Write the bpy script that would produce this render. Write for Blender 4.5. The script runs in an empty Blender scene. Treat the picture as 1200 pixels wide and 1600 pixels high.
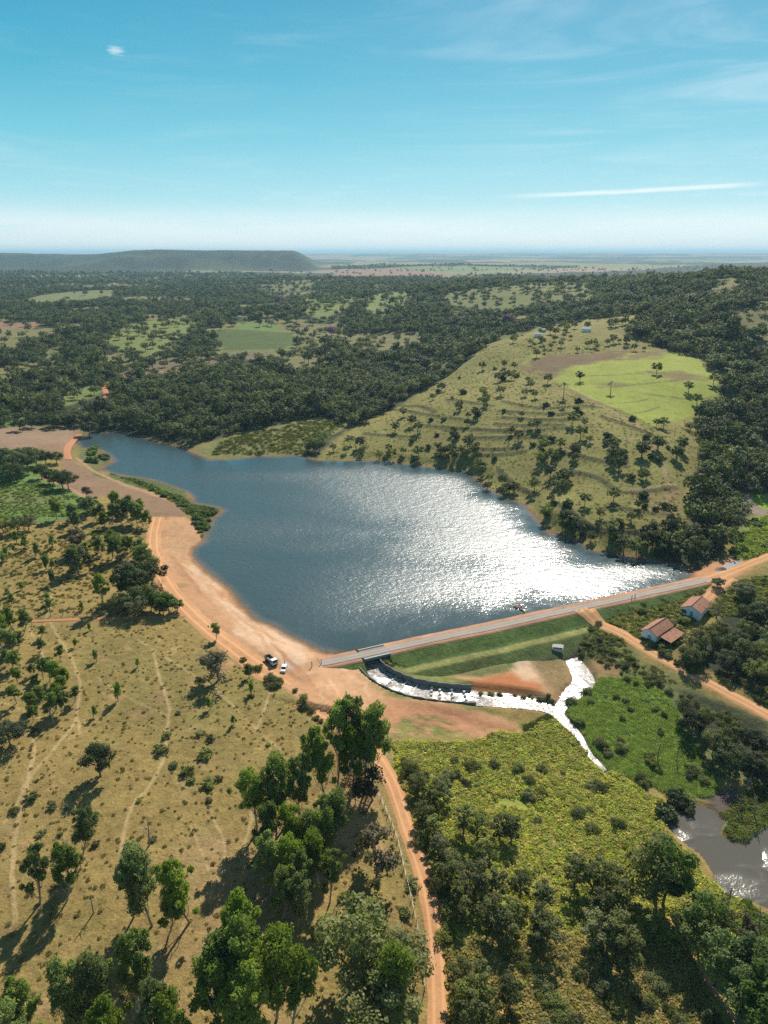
import bpy, math, random
import numpy as np
from mathutils import Vector, Quaternion

random.seed(7)
rng = np.random.default_rng(7)
S = bpy.context.scene
C = S.collection
R = math.radians

# ------------------------------------------------------------------ camera, sky, sun, exposure
CAM_H = 120.0
PITCH = R(20.0)
FPX = 1110.0                      # focal length in pixels of the 1200 x 1600 photograph
cam_d = bpy.data.cameras.new('camera')
cam_d.sensor_fit = 'VERTICAL'
cam_d.sensor_height = 36.0
cam_d.lens = 36.0 * FPX / 1600.0
cam_d.clip_start = 1.0
cam_d.clip_end = 120000.0
cam = bpy.data.objects.new('camera', cam_d)
C.objects.link(cam)
cam.location = (0, 0, CAM_H)
cam.rotation_euler = (R(90) - PITCH, 0, 0)
S.camera = cam

SUN_EL, SUN_AZ = R(40.0), R(16.0)
SUN_DIR = Vector((math.sin(SUN_AZ) * math.cos(SUN_EL), math.cos(SUN_AZ) * math.cos(SUN_EL), math.sin(SUN_EL)))
sun_d = bpy.data.lights.new('sun', 'SUN')
sun_d.energy = 5.0
sun_d.angle = R(0.55)
sun_d.color = (1.0, 0.93, 0.82)
sun = bpy.data.objects.new('sun', sun_d)
C.objects.link(sun)
sun.rotation_euler = SUN_DIR.to_track_quat('Z', 'Y').to_euler()
sun.location = (0, 0, 400)

S.view_settings.view_transform = 'Standard'
S.view_settings.look = 'None'
S.view_settings.exposure = 0.42
S.view_settings.gamma = 1.0
S.render.engine = 'CYCLES'
S.cycles.max_bounces = 6
S.cycles.diffuse_bounces = 2
S.cycles.glossy_bounces = 2
S.cycles.transmission_bounces = 3
S.cycles.volume_bounces = 0
S.cycles.use_denoising = False
S.cycles.sample_clamp_indirect = 4.0


class NT:
    """tiny helper to write node trees"""
    def __init__(s, tree):
        s.t = tree
        tree.nodes.clear()
    def n(s, typ, props=None, **ins):
        nd = s.t.nodes.new(typ)
        for k, v in (props or {}).items():
            setattr(nd, k, v)
        for k, v in ins.items():
            key = int(k[1:]) if k[0] == '_' and k[1:].isdigit() else k.replace('_', ' ')
            s.set(nd.inputs[key], v)
        return nd
    def set(s, sock, v):
        if isinstance(v, bpy.types.Node):
            v = v.outputs[0]
        if isinstance(v, bpy.types.NodeSocket):
            s.t.links.new(v, sock)
        else:
            sock.default_value = v
    def math(s, op, a, b=0.0, c=None, clamp=False):
        nd = s.n('ShaderNodeMath', {'operation': op, 'use_clamp': clamp})
        s.set(nd.inputs[0], a); s.set(nd.inputs[1], b)
        if c is not None: s.set(nd.inputs[2], c)
        return nd.outputs[0]
    def mix(s, f, a, b, mode='MIX'):
        nd = s.n('ShaderNodeMix', {'data_type': 'RGBA', 'blend_type': mode})
        s.set(nd.inputs[0], f); s.set(nd.inputs[6], a); s.set(nd.inputs[7], b)
        return nd.outputs[2]
    def ramp(s, f, stops, interp='LINEAR'):
        nd = s.n('ShaderNodeValToRGB')
        s.set(nd.inputs[0], f)
        cr = nd.color_ramp
        cr.interpolation = interp
        while len(cr.elements) > 1: cr.elements.remove(cr.elements[-1])
        for i, (p, c) in enumerate(stops):
            e = cr.elements[0] if i == 0 else cr.elements.new(p)
            e.position = p
            e.color = tuple(c) + (1,) if len(c) == 3 else c
        return nd.outputs[0]
    def noise(s, vec, scale, detail=3, rough=0.55, dist=0.0):
        nd = s.n('ShaderNodeTexNoise', Scale=scale, Detail=detail, Roughness=rough, Distortion=dist)
        s.set(nd.inputs['Vector'], vec)
        return nd.outputs[0]
    def maprange(s, v, a, b, c=0.0, d=1.0, smooth=False):
        nd = s.n('ShaderNodeMapRange', {'interpolation_type': 'SMOOTHSTEP' if smooth else 'LINEAR'})
        s.set(nd.inputs[0], v)
        for i, q in enumerate((a, b, c, d)): nd.inputs[i + 1].default_value = q
        return nd.outputs[0]


def g3(v): return (v, v, v, 1)

world = bpy.data.worlds.new('World')
S.world = world
world.use_nodes = True
w = NT(world.node_tree)
sky = w.n('ShaderNodeTexSky', {'sky_type': 'NISHITA', 'sun_disc': False, 'sun_elevation': SUN_EL, 'sun_rotation': SUN_AZ,
                               'altitude': 800.0, 'air_density': 1.0, 'dust_density': 0.6, 'ozone_density': 3.0})
tc = w.n('ShaderNodeTexCoord')
nrm = w.n('ShaderNodeVectorMath', {'operation': 'NORMALIZE'}, _0=tc.outputs['Generated'])
sep = w.n('ShaderNodeSeparateXYZ', _0=nrm)
X, Y, Z = sep.outputs
el = w.math('ARCSINE', Z)                                          # elevation, radians
az = w.math('ARCTAN2', X, Y)                                       # to the right of +Y
elf = w.maprange(el, 0.0, 1.0)
grad = w.ramp(elf, [(0.0, (0.66, 0.80, 0.83)), (0.03, (0.56, 0.77, 0.82)), (0.07, (0.32, 0.65, 0.72)), (0.13, (0.145, 0.53, 0.63)),
                    (0.20, (0.045, 0.40, 0.545)), (0.28, (0.008, 0.305, 0.475)), (0.38, (0.010, 0.17, 0.33)), (0.6, (0.012, 0.10, 0.20)), (1.0, (0.012, 0.07, 0.15))])
# paler towards the sun's side, deeper to the left
side = w.maprange(az, -0.5, 0.55, 0.0, 1.0)
grad = w.mix(w.math('MULTIPLY', side, 0.16), grad, (0.55, 0.72, 0.78, 1))
# thin cirrus: noise stretched along the horizon
cv = w.n('ShaderNodeCombineXYZ', _0=w.math('MULTIPLY', az, 2.2), _1=w.math('MULTIPLY', el, 17.0), _2=w.math('MULTIPLY', az, el))
wisp = w.maprange(w.noise(cv, 1.7, 7, 0.62, 0.6), 0.50, 0.78, 0, 1, True)
wisp2 = w.maprange(w.noise(cv, 5.0, 6, 0.6, 0.4), 0.52, 0.75, 0, 1, True)
low = w.maprange(el, 0.015, 0.14, 1.0, 0.22, True)
cl = w.math('MULTIPLY', w.math('ADD', w.math('MULTIPLY', wisp, 0.55), w.math('MULTIPLY', w.math('MULTIPLY', wisp2, low), 0.4)), low)
cl = w.math('MULTIPLY', cl, w.maprange(el, -0.01, 0.02))
# veil of high cloud on the upper right
veil = w.maprange(w.noise(cv, 1.1, 8, 0.6, 1.2), 0.42, 0.75, 0, 1, True)
veil = w.math('MULTIPLY', w.math('MULTIPLY', veil, w.maprange(az, -0.15, 0.35, 0, 1, True)), 0.34)
cl = w.math('MAXIMUM', cl, veil)
# one long thin streak
sx = w.maprange(az, 0.13, 0.48)
sel = w.math('ADD', w.math('MULTIPLY', sx, 0.009), 0.066)
sd = w.math('ABSOLUTE', w.math('SUBTRACT', w.math('ADD', el, w.math('MULTIPLY', w.math('SUBTRACT', wisp2, 0.5), 0.0025)), sel))
st = w.math('MULTIPLY', w.maprange(sd, 0.0004, 0.0042, 1, 0, True), w.math('MULTIPLY', w.maprange(az, 0.12, 0.26, 0, 1, True), w.maprange(az, 0.40, 0.475, 1, 0, True)))
cl = w.math('MAXIMUM', cl, w.math('MULTIPLY', st, 0.8))
# the white band low over the horizon
band = w.math('MULTIPLY', w.maprange(el, 0.028, 0.062, 1, 0, True), w.maprange(w.noise(cv, 2.4, 4, 0.6, 0.3), 0.3, 0.6, 0.45, 1, True))
cl = w.math('MAXIMUM', cl, w.math('MULTIPLY', band, 0.62))
# one little puff on the left
px_ = w.math('SUBTRACT', az, -0.315); py_ = w.math('SUBTRACT', el, 0.216)
pd = w.math('SQRT', w.math('ADD', w.math('POWER', w.math('MULTIPLY', px_, 0.55), 2.0), w.math('POWER', py_, 2.0)))
pf = w.math('MULTIPLY', w.maprange(w.math('ADD', pd, w.math('MULTIPLY', w.noise(cv, 24.0, 4), 0.012)), 0.006, 0.013, 1, 0, True), 0.55)
cl = w.math('MAXIMUM', cl, pf)
grad = w.mix(cl, grad, (0.80, 0.87, 0.88, 1))
tint = w.mix(0.85, sky.outputs[0], w.mix(1.0, grad, g3(10.0), 'MULTIPLY'))
bg = w.n('ShaderNodeBackground', Color=tint, Strength=0.088)
w.n('ShaderNodeOutputWorld', Surface=bg)

# ------------------------------------------------------------------ numeric helpers
cp, sp = math.cos(PITCH), math.sin(PITCH)

def rays(P):
    P = np.asarray(P, float).reshape(-1, 2)
    a = (P[:, 0] - 600) / FPX
    b = -(P[:, 1] - 800) / FPX
    d = np.stack([a, cp + b * sp, -sp + b * cp], 1)
    return d / np.hypot(d[:, 0], d[:, 1])[:, None]                # unit horizontal length

def at_z(P, z):
    d = rays(P)
    t = (CAM_H - z) / -d[:, 2]
    return d[:, :2] * t[:, None]

def _hash(ix, iy, seed):
    h = (ix.astype(np.int64) * 374761393 + iy.astype(np.int64) * 668265263 + seed * 1442695041) & 0xFFFFFFFF
    h = ((h ^ (h >> 13)) * 1274126177) & 0xFFFFFFFF
    h = ((h ^ (h >> 16)) * 2246822519) & 0xFFFFFFFF
    return ((h ^ (h >> 15)) & 0xFFFF) / 65535.0

def vnoise(x, y, seed=0):
    ix, iy = np.floor(x), np.floor(y)
    fx, fy = x - ix, y - iy
    u, v = fx * fx * (3 - 2 * fx), fy * fy * (3 - 2 * fy)
    a = _hash(ix, iy, seed); b = _hash(ix + 1, iy, seed)
    c = _hash(ix, iy + 1, seed); d = _hash(ix + 1, iy + 1, seed)
    return (a + (b - a) * u) * (1 - v) + (c + (d - c) * u) * v

def fbm(x, y, wl, seed=0, octs=4):
    s, amp, tot = 0, 1.0, 0
    for i in range(octs):
        s = s + amp * (vnoise(x / wl, y / wl, seed + 17 * i) - 0.5)
        tot += amp; amp *= 0.55; wl = wl / 2.03
    return s / tot * 2                                             # about -1..1

def sstep(a, b, x):
    t = np.clip((x - a) / (b - a), 0, 1)
    return t * t * (3 - 2 * t)

def poly_sd(poly, x, y):
    """signed distance to a closed polygon, positive inside"""
    poly = np.asarray(poly)
    d2 = np.full(x.shape, 1e18); ins = np.zeros(x.shape, bool)
    n = len(poly)
    for i in range(n):
        (ax, ay), (bx, by) = poly[i], poly[(i + 1) % n]
        ex, ey = bx - ax, by - ay
        L = ex * ex + ey * ey + 1e-12
        t = np.clip(((x - ax) * ex + (y - ay) * ey) / L, 0, 1)
        d2 = np.minimum(d2, (x - ax - t * ex) ** 2 + (y - ay - t * ey) ** 2)
        c = ((ay > y) != (by > y))
        if ey != 0:
            ins ^= c & (x < ax + (y - ay) * ex / ey)
    d = np.sqrt(d2)
    return np.where(ins, d, -d)

def line_d(pts, x, y, vals=None):
    """distance to an open polyline and the value interpolated along it"""
    pts = np.asarray(pts)
    best = np.full(x.shape, 1e18); val = [np.zeros(x.shape) for _ in (vals or [])]
    for i in range(len(pts) - 1):
        (ax, ay), (bx, by) = pts[i], pts[i + 1]
        ex, ey = bx - ax, by - ay
        t = np.clip(((x - ax) * ex + (y - ay) * ey) / (ex * ex + ey * ey + 1e-12), 0, 1)
        d2 = (x - ax - t * ex) ** 2 + (y - ay - t * ey) ** 2
        m = d2 < best
        best = np.where(m, d2, best)
        for k, vv in enumerate(vals or []):
            val[k] = np.where(m, vv[i] + (vv[i + 1] - vv[i]) * t, val[k])
    return (np.sqrt(best), *val)

def smooth_line(pts, step):
    """Catmull-Rom through the points, resampled"""
    P = np.asarray(pts, float)
    P = np.vstack([2 * P[0] - P[1], P, 2 * P[-1] - P[-2]])
    out = []
    for i in range(1, len(P) - 2):
        p0, p1, p2, p3 = P[i - 1:i + 3]
        n = max(2, int(np.linalg.norm((p2 - p1)[:2]) / step))
        for k in range(n):
            t = k / n
            out.append(0.5 * (2 * p1 + (p2 - p0) * t + (2 * p0 - 5 * p1 + 4 * p2 - p3) * t * t + (3 * p1 - p0 - 3 * p2 + p3) * t ** 3))
    out.append(P[-2])
    return np.array(out)

# ------------------------------------------------------------------ the lie of the land: spot heights (photo pixel, metres)
WL = -1.2                                                          # lake level
POND = -9.0
LAKE_PX = [(120, 692), (124, 681), (135, 683), (140, 677), (170, 676), (185, 673), (215, 681), (245, 690), (277, 697), (300, 707), (328, 719), (367, 718),
           (400, 713), (430, 714), (467, 712), (497, 720), (543, 720), (587, 720), (633, 725), (683, 732), (727, 735), (753, 755), (767, 767), (800, 780),
           (820, 790), (843, 817), (860, 833), (883, 840), (910, 848), (923, 860), (947, 863), (987, 870), (1040, 880), (1077, 885), (1083, 893), (1077, 904),
           (1066, 911), (1020, 922), (917, 946), (800, 970), (740, 984), (700, 993), (610, 1013), (575, 1022), (550, 1026), (520, 1020), (503, 1018),
           (487, 1012), (470, 1003), (453, 995), (420, 975), (400, 968), (383, 950), (357, 920), (333, 900), (307, 877), (298, 867), (302, 857), (318, 847),
           (322, 830), (333, 810), (350, 798), (337, 792), (318, 789), (300, 785), (302, 777), (290, 768), (267, 760), (240, 750), (200, 744), (177, 740),
           (157, 733), (180, 720), (167, 708), (158, 703), (140, 700), (128, 700)]
LAKE = at_z(LAKE_PX, WL)
POND_PX = [(1042, 1262), (1060, 1253), (1085, 1256), (1110, 1262), (1135, 1285), (1125, 1300), (1140, 1312), (1165, 1318), (1200, 1290), (1230, 1270), (1260, 1400),
           (1230, 1450), (1200, 1425), (1175, 1410), (1130, 1400), (1115, 1370), (1095, 1340), (1075, 1325), (1055, 1310), (1038, 1290)]
PONDP = at_z(POND_PX, POND)
CTRL = [
    (0, 1600, -1), (200, 1600, -2), (400, 1600, -3), (680, 1600, -5), (900, 1600, -7), (1200, 1600, -7.5), (0, 1400, 0), (200, 1400, 0), (400, 1350, -1.5),
    (660, 1400, -4), (800, 1350, -6), (950, 1350, -7.4), (1050, 1245, -8.2), (1200, 1450, -8.3), (1120, 1440, -8), (0, 1200, 1.5), (200, 1200, 1.5), (400, 1150, .5),
    (600, 1200, -3), (750, 1200, -6), (900, 1200, -7.6), (1000, 1150, -7.2), (1150, 1200, -7.4), (1200, 1260, -8), (0, 1000, 3), (200, 980, 2), (350, 1010, .8),
    (450, 1060, .2), (500, 1090, -.2), (560, 1100, -1.3), (0, 850, 4), (150, 850, 3), (235, 830, 1.5), (0, 780, 4.5), (100, 770, 3.5), (200, 780, 2), (280, 795, .3),
    (0, 690, 6), (80, 690, 4), (110, 720, 2), (620, 1110, -3.2), (700, 1140, -5), (800, 1130, -5.5), (850, 1080, -5.2), (750, 1052, -4.6), (650, 1045, -3.6),
    (870, 1015, -5.6), (905, 1060, -6.4), (890, 1120, -7), (930, 985, -2.6), (985, 1000, -2.8), (1040, 1045, -3.4), (1120, 1080, -4.4), (1200, 1120, -5), (1010, 1000, -3),
    (1090, 950, -2.4), (1150, 900, .2), (1200, 880, 1), (1200, 1000, -3), (1100, 905, 0), (1200, 820, 2), (1150, 780, 1.5), (650, 1012, -3), (750, 988, -3.5), (850, 966, -3.5),
    (550, 1035, -1), (505, 1040, 0), (960, 940, -2), (1040, 922, -1), (300, 950, .5), (260, 880, 1), (420, 1010, .3),
    (850, 800, 5), (950, 830, 4.5), (1000, 790, 9), (1000, 720, 18), (900, 700, 17), (800, 700, 11), (700, 680, 10), (600, 690, 5), (700, 620, 20), (800, 600, 27), (900, 600, 31),
    (1000, 650, 27), (1050, 700, 20), (1080, 760, 11), (1060, 820, 5), (1100, 600, 34), (1000, 560, 40), (900, 545, 41), (820, 520, 44), (760, 550, 35), (1080, 560, 39),
    (490, 705, 0), (600, 640, 4), (680, 590, 10), (740, 545, 18), (760, 500, 24), (300, 680, 1), (400, 690, 2.5), (560, 680, 4), (300, 620, 6), (450, 620, 10), (560, 620, 8), (150, 640, 4),
    (150, 600, 7), (0, 620, 10), (600, 560, 14), (450, 560, 14), (300, 560, 12), (150, 560, 12), (0, 560, 14), (220, 525, 20), (400, 520, 18), (550, 510, 20), (0, 500, 20), (200, 470, 24), (400, 470, 26),
    (540, 480, 36), (520, 462, 40), (640, 490, 28), (950, 490, 50), (1000, 456, 70), (1200, 430, 92), (1100, 434, 88), (1200, 500, 60), (1200, 600, 30), (1150, 560, 37), (1200, 700, 9),
    (1130, 650, 21), (1150, 480, 70), (800, 447, 63), (700, 447, 59), (900, 443, 69), (700, 480, 44), (830, 488, 42), (620, 455, 45), (100, 440, 30), (300, 440, 32), (500, 440, 36), (600, 432, 34)]
W = []
for px, py, z in CTRL:
    q = at_z([(px, py)], z)[0]
    W.append((q[0], q[1], z))
for q in LAKE[::3]:
    W.append((q[0], q[1], WL + .5))
for a, r, z in [(-70, 30, -2), (0, 20, -3), (70, 30, -5), (-60, 150, 1), (60, 150, -7), (-60, 500, 8), (60, 500, 8), (-50, 1500, 25), (50, 1500, 90), (-50, 4000, 35), (50, 4000, 60),
                (-60, 20000, 30), (60, 20000, 30), (150, 100, 0), (180, 1000, 5), (180, 10000, 30), (-150, 300, 0), (-120, 5000, 30), (120, 5000, 30)] + \
        [(az_, 2100, 38) for az_ in (5, 12, 18, 24, 30)] + [(az_, 3500, 26) for az_ in (-24, -15, -8, 0, 8, 16, 24)] + [(az_, 12000, 26) for az_ in (-24, -8, 8, 24)]:
    W.append((r * math.sin(R(a)), r * math.cos(R(a)), z))
W = np.array(W)

def _uv(x, y):
    r = np.sqrt(x * x + y * y) + 1
    return np.arctan2(x, y), np.log(r)

_cu, _cv = _uv(W[:, 0], W[:, 1])
_K = np.sqrt((_cu[:, None] - _cu) ** 2 + (_cv[:, None] - _cv) ** 2 + 0.05 ** 2)
_n = len(W)
_A = np.zeros((_n + 1, _n + 1)); _A[:_n, :_n] = _K - np.eye(_n) * 0.004; _A[:_n, _n] = 1; _A[_n, :_n] = 1
_sol = np.linalg.solve(_A, np.concatenate([W[:, 2], [0]]))

def base(x, y):
    x = np.asarray(x, float); y = np.asarray(y, float)
    u, v = _uv(x, y)
    z = np.full(x.shape, _sol[_n])
    for k in range(_n):
        z += _sol[k] * np.sqrt((u - _cu[k]) ** 2 + (v - _cv[k]) ** 2 + 0.0025)
    r = np.sqrt(x * x + y * y)
    far = sstep(500, 1500, r)
    z = z + far * 6 * fbm(x, y, 260, 3) + sstep(900, 2200, r) * 24 * fbm(x, y, 720, 4) + sstep(2500, 6000, r) * 34 * fbm(x, y, 1900, 5)
    # the flat-topped hill on the left, and its lower foothills
    deg = np.degrees(u)
    edge = fbm(x, y, 700, 9) + .55 * fbm(x, y, 210, 10, 3)
    top = sstep(-25.5, -16.5, deg) * (1 - sstep(-6.9, -4.7, deg)) * sstep(4300, 5000, r + 260 * edge) * (1 - sstep(7000, 8000, r))
    z = z + top * (136 - z) + top * (9 * fbm(x, y, 900, 11) + 5 * fbm(x, y, 130, 12, 2))
    low = (1 - sstep(-19, -14, deg)) * sstep(4200, 6500, r + 300 * edge) * (1 - sstep(9000, 11000, r))
    z = z + low * (1 - top) * np.clip(90 + 16 * edge - z, 0, 200)
    z = z + sstep(5200, 6500, r) * (1 - sstep(7600, 9500, r)) * 46 * np.maximum(0, fbm(x, y, 2600, 15, 3) + .15)
    # far plateau that makes the skyline
    z = z + sstep(9000, 17000, r) * (62 + 46 * fbm(x, y, 3600, 13, 4))
    return z

def at_base(P):
    """where the photo's pixel meets the land (no cuts)"""
    return march(P, base)

def march(P, fn):
    d = rays(P)
    t = np.geomspace(50, 30000, 420)
    out = np.zeros((len(d), 2))
    for k in range(len(d)):
        x, y = d[k, 0] * t, d[k, 1] * t
        g = CAM_H + d[k, 2] * t - fn(x, y)
        i = int(np.argmax(g < 0)) if (g < 0).any() else len(t) - 1
        if i == 0: i = 1
        lo, hi = t[i - 1], t[i]
        glo, ghi = g[i - 1], g[i]
        f = glo / (glo - ghi) if glo != ghi else .5
        tt = lo + (hi - lo) * min(max(f, 0), 1)
        out[k] = d[k, :2] * tt
    return out

# lines everything else hangs on --------------------------------------------------------------
CREST_PX = [(500, 1037), (530, 1031.5), (567, 1023.5), (620, 1011.5), (667, 1001), (767, 980.5), (900, 951), (987, 932.5), (1067, 915), (1110, 905)]
CREST = smooth_line(at_z(CREST_PX, 0.0), 3.0)
SPILL_PX = [(573, 1029, -2.0, 3.4), (580, 1046, -2.4, 3.6), (597, 1060, -3.0, 3.9), (622, 1073, -3.7, 4.1), (655, 1083, -4.4, 4.2), (700, 1089, -5.1, 4.2), (740, 1091, -5.7, 4.2)]
_sp = np.array([np.append(at_z([(a, b)], c)[0], (c, d)) for a, b, c, d in SPILL_PX])
SPILL = smooth_line(_sp, 1.2)                                      # x, y, floor, half width
STREAM_PX = [(738, 1090, -5.9, 3.6), (775, 1093, -6.1, 3.4), (815, 1097, -6.4, 3.0), (850, 1104, -6.7, 2.3), (872, 1117, -7.0, 1.7), (888, 1134, -7.3, 1.5), (905, 1150, -7.5, 1.0),
             (922, 1178, -7.7, .6), (945, 1205, -7.9, .4)]
STREAM = smooth_line(np.array([np.append(at_z([(a, b)], c)[0], (c, d)) for a, b, c, d in STREAM_PX]), 1.5)
OUT_PX = [(877, 1014, -5.6, 1.5), (888, 1024, -6.2, 2.0), (905, 1045, -6.5, 2.6), (911, 1067, -6.7, 2.9), (897, 1083, -6.8, 2.3), (884, 1096, -6.88, 1.7), (874, 1108, -6.94, 1.5), (873, 1116, -6.98, 1.4)]
OUTS = smooth_line(np.array([np.append(at_z([(a, b)], c)[0], (c, d)) for a, b, c, d in OUT_PX]), 1.5)

ROADS_PX = {
    'lakeside': ([(246, 808), (240, 835), (241, 862), (256, 905), (286, 945), (322, 980), (365, 1013), (412, 1048), (455, 1080), (498, 1108), (540, 1135), (572, 1162), (600, 1200), (618, 1235), (637, 1295), (657, 1350), (675, 1420), (683, 1500), (686, 1610), (690, 1680)],
                 [3.2, 3.2, 3.3, 3.4, 3.4, 3.4, 3.6, 4.0, 4.2, 3.6, 2.9, 2.5, 2.3, 2.2, 2.1, 2.1, 2.1, 2.0, 2.0, 2.0]),
    'valley': ([(880, 957), (905, 961), (935, 974), (975, 992), (1020, 1020), (1070, 1047), (1120, 1074), (1165, 1098), (1215, 1126), (1260, 1150)], [5.2, 4.2, 3.0, 2.5, 2.4, 2.3, 2.3, 2.3, 2.3, 2.3]),
    'eastern': ([(1095, 908), (1125, 899), (1160, 886), (1210, 866), (1260, 850)], [3.0, 3.6, 2.6, 2.3, 2.3]),
    'field': ([(40, 971), (90, 969), (140, 967), (200, 965), (250, 963), (300, 962)], [.9, .9, .9, .9, .9, .9]),
    'northern': ([(107, 718), (104, 706), (107, 697), (116, 686), (124, 678)], [2.2] * 5),
    'woodland': ([(162, 630), (166, 618), (164, 606), (171, 598), (200, 588), (240, 582), (300, 576), (337, 570)], [2.4, 2.4, 2.4, 2.6, 2.6, 2.6, 2.8, 2.8]),
    'bottom': ([(752, 1577), (780, 1580), (800, 1592), (815, 1612)], [.9, .9, .8, .8]),
    'pondside': ([(1045, 1432), (1060, 1460), (1085, 1500), (1110, 1540), (1140, 1580), (1160, 1620)], [.6] * 6),
    'riverside': ([(1098, 945), (1110, 930), (1125, 915), (1140, 902)], [2.2, 2.4, 2.8, 3.4]),
}
ROADS = {}
for k, (pp, ww) in ROADS_PX.items():
    q = at_base(pp)
    ROADS[k] = smooth_line(np.column_stack([q, ww]), 1.6 if k != 'woodland' else 6)

def dam_side(x, y):
    """metres downstream (towards the viewer) of the crest line, only along the dam"""
    d, = line_d(CREST[:, :2], x, y)
    a, b = CREST[0, :2], CREST[-1, :2]
    t = (b - a) / np.linalg.norm(b - a)
    nx, ny = t[1], -t[0]
    s = (x - a[0]) * nx + (y - a[1]) * ny
    al = (x - a[0]) * t[0] + (y - a[1]) * t[1]
    L = np.linalg.norm(b - a)
    return np.where(s > -2, d, -d), al / L

RIDGES_PX = [  # contour banks on the hillside
    [(615, 640), (650, 645), (690, 652), (720, 655)], [(590, 628), (630, 634), (680, 645)], [(650, 664), (700, 668), (760, 672), (800, 674)], [(570, 677), (600, 680), (640, 682)],
    [(786, 627), (830, 636), (870, 637), (905, 634), (930, 636)], [(780, 642), (830, 645), (880, 647), (905, 642)], [(785, 652), (830, 655), (880, 656), (900, 654)], [(775, 662), (830, 665), (880, 664)],
    [(745, 670), (800, 674), (850, 672), (885, 668)], [(730, 684), (790, 684), (850, 682)], [(750, 702), (780, 703), (815, 700)], [(740, 712), (780, 711), (820, 706)],
    [(700, 625), (740, 630), (770, 634)], [(860, 705), (900, 712), (940, 720), (980, 728)], [(880, 735), (930, 745), (970, 768), (1010, 768), (1055, 762)],
    [(862, 785), (900, 805), (930, 825), (980, 832), (1040, 830)], [(940, 650), (990, 668), (1040, 690)], [(780, 735), (800, 755), (830, 770)], [(960, 790), (1000, 800), (1045, 803)]]
RIDGES = [smooth_line(at_base(p), 4.0) for p in RIDGES_PX]
HEDGE = smooth_line(at_base([(886, 606), (925, 625), (965, 640), (1005, 657), (1020, 672)]), 5.0)

def land(x, y, micro=True):
    x = np.asarray(x, float); y = np.asarray(y, float)
    z = base(x, y)
    r = np.sqrt(x * x + y * y)
    if micro:
        m = 1 - sstep(700, 1500, r)
        z = z + m * (0.16 * fbm(x, y, 7, 21, 3) + 0.5 * fbm(x, y, 45, 22, 2))
    i = np.where(r < 900)[0] if x.ndim else None
    if i is not None and len(i):
        X_, Y_, z_ = x[i], y[i], z[i]
        road = np.zeros(len(i))
        for k, rd in ROADS.items():
            m = (X_ > rd[:, 0].min() - 9) & (X_ < rd[:, 0].max() + 9) & (Y_ > rd[:, 1].min() - 9) & (Y_ < rd[:, 1].max() + 9)
            if m.any():
                d, ww = line_d(rd[:, :2], X_[m], Y_[m], [rd[:, 2]])
                k_ = 1 - sstep(0.3, 2.5, d - ww)
                road[m] = np.maximum(road[m], k_)
        z_ = z_ + road * (base(X_, Y_) - z_)
        # banks on the hillside
        for rl in RIDGES + [HEDGE]:
            m = (X_ > rl[:, 0].min() - 9) & (X_ < rl[:, 0].max() + 9) & (Y_ > rl[:, 1].min() - 9) & (Y_ < rl[:, 1].max() + 9)
            if m.any():
                d, = line_d(rl, X_[m], Y_[m])
                z_[m] += 1.5 * np.exp(-(d / 1.5) ** 2) * (0.55 + 0.45 * fbm(X_[m], Y_[m], 16, 31, 2))
        side, al = dam_side(X_, Y_)
        ondam = (al > 0.0) & (al < 1.0)
        sd = poly_sd(LAKE, X_, Y_) + 1.1 * fbm(X_, Y_, 9, 41, 3) * np.where(ondam & (side > -14), 0, 1)
        shore = WL + 0.06 + 0.07 * np.clip(-sd, 0, 40)
        near = (sd <= 0) & (sd > -30) & ~(ondam & (side > -3))
        z_ = np.where(near, np.maximum(z_, shore), z_)
        k_ = sstep(-10, 0, sd) * ~(ondam & (side > -3))
        z_ = np.where(sd <= 0, z_ + k_ * (np.maximum(shore, np.minimum(z_, shore)) - z_), z_)
        z_ = np.where(sd > 0, np.minimum(z_, WL - 0.12 * sd - 0.02), z_)
        sd = poly_sd(PONDP, X_, Y_) + 0.5 * fbm(X_, Y_, 5, 43, 3)
        shore = POND + 0.05 + 0.10 * np.clip(-sd, 0, 30)
        z_ = np.where((sd <= 0) & (sd > -14), np.maximum(z_, shore), z_)
        z_ = np.where(sd > 0, np.minimum(z_, POND - 0.15 * sd), z_)
        for ln, slope, deep in ((SPILL, 0, .45), (STREAM, .7, .22), (OUTS, .7, .22)):
            d, zf, hw = line_d(ln[:, :2], X_, Y_, [ln[:, 2], ln[:, 3]])
            if slope == 0:
                z_ = np.where(d < hw + .25, np.minimum(z_, zf - deep), z_)
                top = zf + 1.4
                k_ = np.where(d >= hw + .25, 1 - sstep(1.2, 6.0, d - hw), 0)
                z_ = z_ + k_ * (top - .15 - z_)
            else:
                e = d - hw - .45
                z_ = np.where(e < 8, np.minimum(z_, zf - deep + np.maximum(e, 0) * slope * 1.0 + .0), z_)
        z = z.copy(); z[i] = z_
        # a shallow bed under the roads so that their own surface always shows
        z[i] -= 0.16 * sstep(0.3, 0.9, road)
    return z

def at(P):
    return march(P, lambda x, y: land(x, y, False))

def on(x, y):
    return float(land(np.array([x]), np.array([y]))[0])

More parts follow.
